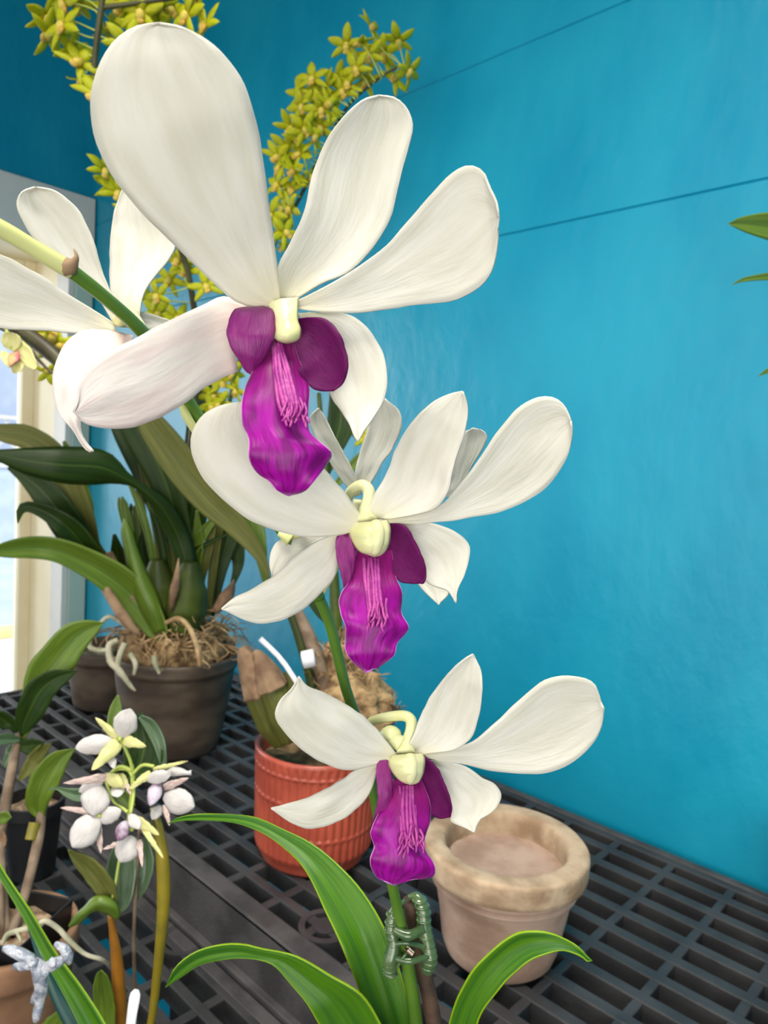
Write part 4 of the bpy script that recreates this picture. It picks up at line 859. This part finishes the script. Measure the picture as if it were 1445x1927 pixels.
for P, m in (([(20, 1760, .56, 9), (45, 1690, .575, 9), (70, 1590, .59, 10), (78, 1535, .60, 9), (86, 1515, .60, 5)], 'cane_grey'),
             ([(15, 1770, .56, 7), (0, 1600, .58, 9), (10, 1520, .60, 10), (24, 1440, .61, 9), (36, 1380, .62, 6)], 'cane_grey'), ([(4, 1770, .56, 6), (2, 1700, .56, 6), (3, 1640, .56, 4)], 'cane_grey'),
             ([(58, 1580, .589, 11), (63, 1560, .592, 11), (66, 1548, .594, 11)], 'cane_y')):
    link('cane', tube(P, 30, 10), M[m], lo)
LL = [('leaf_mid', [(34, 1400), (40, 1335), (43, 1290), (52, 1255), (80, 1218), (112, 1184), (140, 1170), (168, 1167), (196, 1172)], [(40, 1400), (75, 1350), (102, 1300), (130, 1270), (158, 1225), (182, 1192), (196, 1172)], [.62, .61, .60, .59]),
      ('leaf_dark', [(38, 1385), (28, 1352), (38, 1312), (60, 1280), (98, 1261), (146, 1262)], [(44, 1385), (78, 1352), (100, 1312), (124, 1286), (146, 1262)], [.615, .60, .592, .588]),
      ('leaf_mid', [(75, 1545), (50, 1520), (50, 1480), (68, 1445), (100, 1416), (142, 1408)], [(80, 1545), (92, 1510), (112, 1472), (128, 1436), (142, 1408)], [.60, .59, .585, .58]),
      ('leaf_grey', [(38, 1395), (20, 1400), (0, 1402), (-40, 1395)], [(38, 1388), (20, 1380), (0, 1382), (-40, 1395)], [.615, .60, .59]),
      ('leaf_dark', [(36, 1372), (20, 1345), (0, 1338), (-40, 1330)], [(32, 1380), (15, 1372), (0, 1370), (-40, 1330)], [.62, .61, .60]),
      ('leaf_olive', [(32, 1470), (48, 1430), (70, 1405), (98, 1398)], [(38, 1470), (62, 1455), (85, 1425), (98, 1398)], [.61, .61, .60]),
      ('leaf_dark', [(36, 1395), (50, 1390), (72, 1392), (85, 1396)], [(36, 1412), (52, 1420), (72, 1412), (85, 1396)], [.615, .61, .60]),
      ('leaf_grey', [(4, 1440), (12, 1410), (26, 1395), (34, 1392)], [(8, 1445), (22, 1430), (34, 1410), (34, 1392)], [.62, .62, .615]),
      ('leaf_mid', [(-20, 1545), (0, 1530), (14, 1528), (22, 1538)], [(-20, 1560), (0, 1552), (12, 1548), (22, 1538)], [.58, .575, .57]),
      ('husk', [(2, 1600), (-2, 1585), (2, 1565), (6, 1560)], [(6, 1600), (12, 1585), (10, 1570), (6, 1560)], [.58, .58, .58])]
for m, L, R, dep in LL: link('leaf', sheet(L, R, dep, 30, 9, fold=.2), M[m], lo, thick=.0006)
link('root', tube([(5, 1775, .52, 4), (15, 1758, .52, 5), (40, 1750, .515, 5), (68, 1742, .515, 5), (85, 1733, .515, 5), (110, 1748, .52, 5), (130, 1770, .52, 5), (160, 1795, .52, 4), (190, 1805, .52, 4), (206, 1815, .53, 2)], 50, 8), M['root_pale'], lo)
link('root', tube([(30, 1752, .515, 3), (37, 1766, .51, 3), (40, 1775, .51, 2)], 8, 6), M['root_pale'], lo)
# black nursery pot behind
q = onz(60, 1640, -.0612); q.z = -.0612
bp = thing('nursery_pot', q, 'black plastic nursery pot standing behind the leafy canes at far left', 'flowerpot')
V, Fc, U = lathe([(.022, 0), (.024, .001), (.030, .072), (.033, .073), (.033, .086), (.030, .086), (.028, .06)], q, 40)
link('pot_body', (V, Fc[:-1], U), M['black'], bp, smooth=False)
link('potting_mix', disc(q, .0285, .072, .004), M['soil'], bp)
# green blade over a teal stake, crystal clip
bl_ = thing('leaf_blade', at(170, 1990, .40), 'long green folded leaf blade slanting across the bottom left corner', 'leaf')
tag(link('garden_stake', tube([(52, 1730, .443, 4), (78, 1800, .428, 9), (108, 1870, .424, 13), (158, 1960, .416, 18), (220, 2080, .41, 20)], 20, 8), mat('teal_stake', srgb(24, 66, 62), .4), None, org=at(165, 1960, .40)), 'dark teal stake right behind the slanting green leaf blade at bottom left', 'stake')
link('blade', blade([(-40, 1560, 10), (0, 1640, 14), (50, 1720, 20), (95, 1800, 26), (140, 1870, 38), (185, 1950, 46), (240, 2060, 40)], [.42, .41, .40, .395], 30, 7, fold=.25), M['leaf'], bl_, thick=.0007)
cr_ = thing('plant_clip', at(65, 1820, .375), 'clear sparkling acrylic butterfly clip on the slanting green blade at bottom left', 'clip')
def lob(P, n=14): return tube([(a, b, .384+k, r) for a, b, k, r in P], n, 10)
link('wing', join(lob([(8, 1785, 0, 6), (22, 1788, -.002, 10), (40, 1796, -.003, 11), (62, 1806, -.002, 9)]), lob([(28, 1818, 0, 6), (42, 1818, -.002, 9), (60, 1816, -.003, 8)])), M['crystal'], cr_)
link('wing', join(lob([(105, 1776, 0, 5), (120, 1785, -.002, 9), (128, 1800, -.002, 10), (130, 1812, 0, 5)]), lob([(82, 1822, 0, 8), (98, 1816, -.002, 12), (116, 1806, -.002, 9), (122, 1795, 0, 5)])), M['crystal'], cr_)
link('body', join(lob([(60, 1808, -.001, 9), (72, 1820, -.002, 14), (76, 1838, -.002, 14), (78, 1856, -.001, 13), (76, 1872, 0, 12), (74, 1888, 0, 9), (70, 1908, 0, 9), (67, 1922, 0, 5)], 24), lob([(78, 1862, 0, 10), (66, 1878, 0, 8), (60, 1886, 0, 4)]), ball(at(62, 1812, .3795), .0028, (1, 1, .8), 10, 8, .3), ball(at(84, 1830, .380), .0026, (1, 1, .8), 8, 6, .3), ball(at(100, 1812, .380), .0028, (1, 1, 1), 8, 6, .4)), M['crystal'], cr_)
# white tag, leaf tip
tag(link('plant_label', blade([(240, 1985, 17), (247, 1920, 18), (253, 1880, 20), (256, 1866, 16), (257, 1862, 8)], [.42, .425, .43], 16, 5), M['tag'], None, thick=.001, org=at(240, 1985, .42)), 'white plastic plant tag with a rounded top at the bottom edge', 'label')
link('leaf', sheet([(60, 1960), (80, 1925), (100, 1908), (118, 1895), (134, 1898)], [(120, 1960), (130, 1930), (136, 1910), (134, 1898)], [.44, .435, .43], 20, 7), M['leaf_mid'], lo, thick=.0006)

# ---------------------------------------------------------------- cream flower at the left edge
pf = thing('potted_orchid', onz(-420, 1950, -.0615), 'orchid with a pale yellow and pink bloom hanging in at the left edge', 'potted plant')
link('flower_stem', tube([(-420, 1950, .62, 8), (-400, 1500, .62, 8), (-260, 800, .60, 9), (-120, 620, .585, 12), (-20, 590, .58, 15), (50, 630, .575, 16), (100, 668, .57, 15), (150, 720, .57, 9)], 50, 10), M['spike'], pf)
link('flower_stem', tube([(0, 618, .57, 3), (40, 640, .565, 3), (80, 685, .565, 3), (110, 712, .565, 2), (125, 730, .565, 1)], 16, 8), M['spike'], pf)
f = link('flower', tube([(10, 600, .575, 3), (14, 628, .56, 3), (24, 655, .555, 5)], 10, 8), M['pedicel'], pf)
for nm, L, R in (('petal', [(20, 660), (5, 650), (2, 635), (8, 625), (20, 626)], [(26, 662), (40, 648), (36, 632), (20, 626)]), ('petal', [(24, 655), (36, 640), (48, 645), (60, 660), (70, 688), (66, 696)], [(26, 672), (40, 680), (50, 690), (66, 696)]),
                 ('sepal', [(20, 665), (2, 660), (2, 675), (12, 688), (18, 692)], [(26, 670), (24, 682), (18, 692)]), ('sepal', [(22, 668), (20, 690), (24, 702), (30, 702)], [(34, 668), (44, 680), (42, 696), (30, 702)])):
    link(nm, sheet(L, R, [.555, .55, .548], 16, 7, cup=.15), M['bloom_yellow'], f, thick=.0005)
link('lip', sheet([(20, 666), (14, 672), (16, 684), (20, 688)], [(34, 660), (38, 672), (32, 682), (20, 688)], [.553, .546, .544], 12, 7, cup=-.2), mat('rose_lip', srgb(186, 76, 110), .5, srgb(220, 180, 120), 90), f, thick=.0005)
for px, py, s in ((100, 640, .9), (80, 636, .8), (112, 652, .7), (90, 700, .5)):
    o = protos[1][0].copy(); l = protos[1][1].copy(); C.objects.link(o); C.objects.link(l); l.parent = o; o.parent = pf
    o.location = at(px, py, .60)-ORG[pf.name]; o.scale = (s, s, s); o.rotation_euler = (1.2, .1*px, .9)

# ---------------------------------------------------------------- plant at the right edge
rp_ = thing('potted_orchid', at(1680, 600, .62), 'leafy orchid reaching three pointed leaves in from the right edge of the photo', 'potted plant')
g = at(1680, 600, .62)
rp_.location = (g.x, g.y, 0.001); ORG[rp_.name] = Vector((g.x, g.y, .001))
link('cane', sweep(cr3([(g.x, g.y, .06), (g.x+.004, g.y, .25), (g.x, g.y, .45), (g.x-.003, g.y, .62)], 30), .006, 10), M['cane_grey'], rp_)
pot(.045, .08, .75, Vector((g.x, g.y, .0006)), 'pot', M['terra'], rp_)
link('leaf', sheet([(1690, 400), (1600, 405), (1500, 400), (1440, 400), (1395, 408), (1369, 421)], [(1690, 425), (1600, 480), (1500, 465), (1440, 450), (1400, 436), (1369, 421)], [.62, .58, .56], 30, 9, fold=.2), M['leaf_mid'], rp_, thick=.0006)
link('leaf', sheet([(1690, 560), (1600, 515), (1500, 510), (1445, 513), (1400, 522), (1377, 536)], [(1690, 575), (1600, 540), (1500, 528), (1445, 527), (1400, 530), (1377, 536)], [.62, .59, .57], 30, 9, fold=.2), M['leaf_mid'], rp_, thick=.0006)
link('leaf', sheet([(1690, 760), (1600, 690), (1500, 682), (1450, 690), (1425, 709)], [(1690, 775), (1600, 712), (1500, 698), (1450, 702), (1425, 709)], [.62, .59, .57], 30, 9, fold=.2), M['leaf_mid'], rp_, thick=.0006)

# pot that holds the white orchid, on the lower bench
b0 = at(812, 2500, .34)
q = Vector((b0.x, b0.y, -.0612))
link('cane', sweep(cr3([b0, Vector((b0.x, b0.y, b0.z-.05)), Vector((b0.x, b0.y, .03))], 12), .004, 10), M['stem'], wo)
pot(.06, .10, .75, q, 'pot', M['terra'], wo)
link('potting_mix', disc(q, .055, .085, .004), M['soil'], wo)
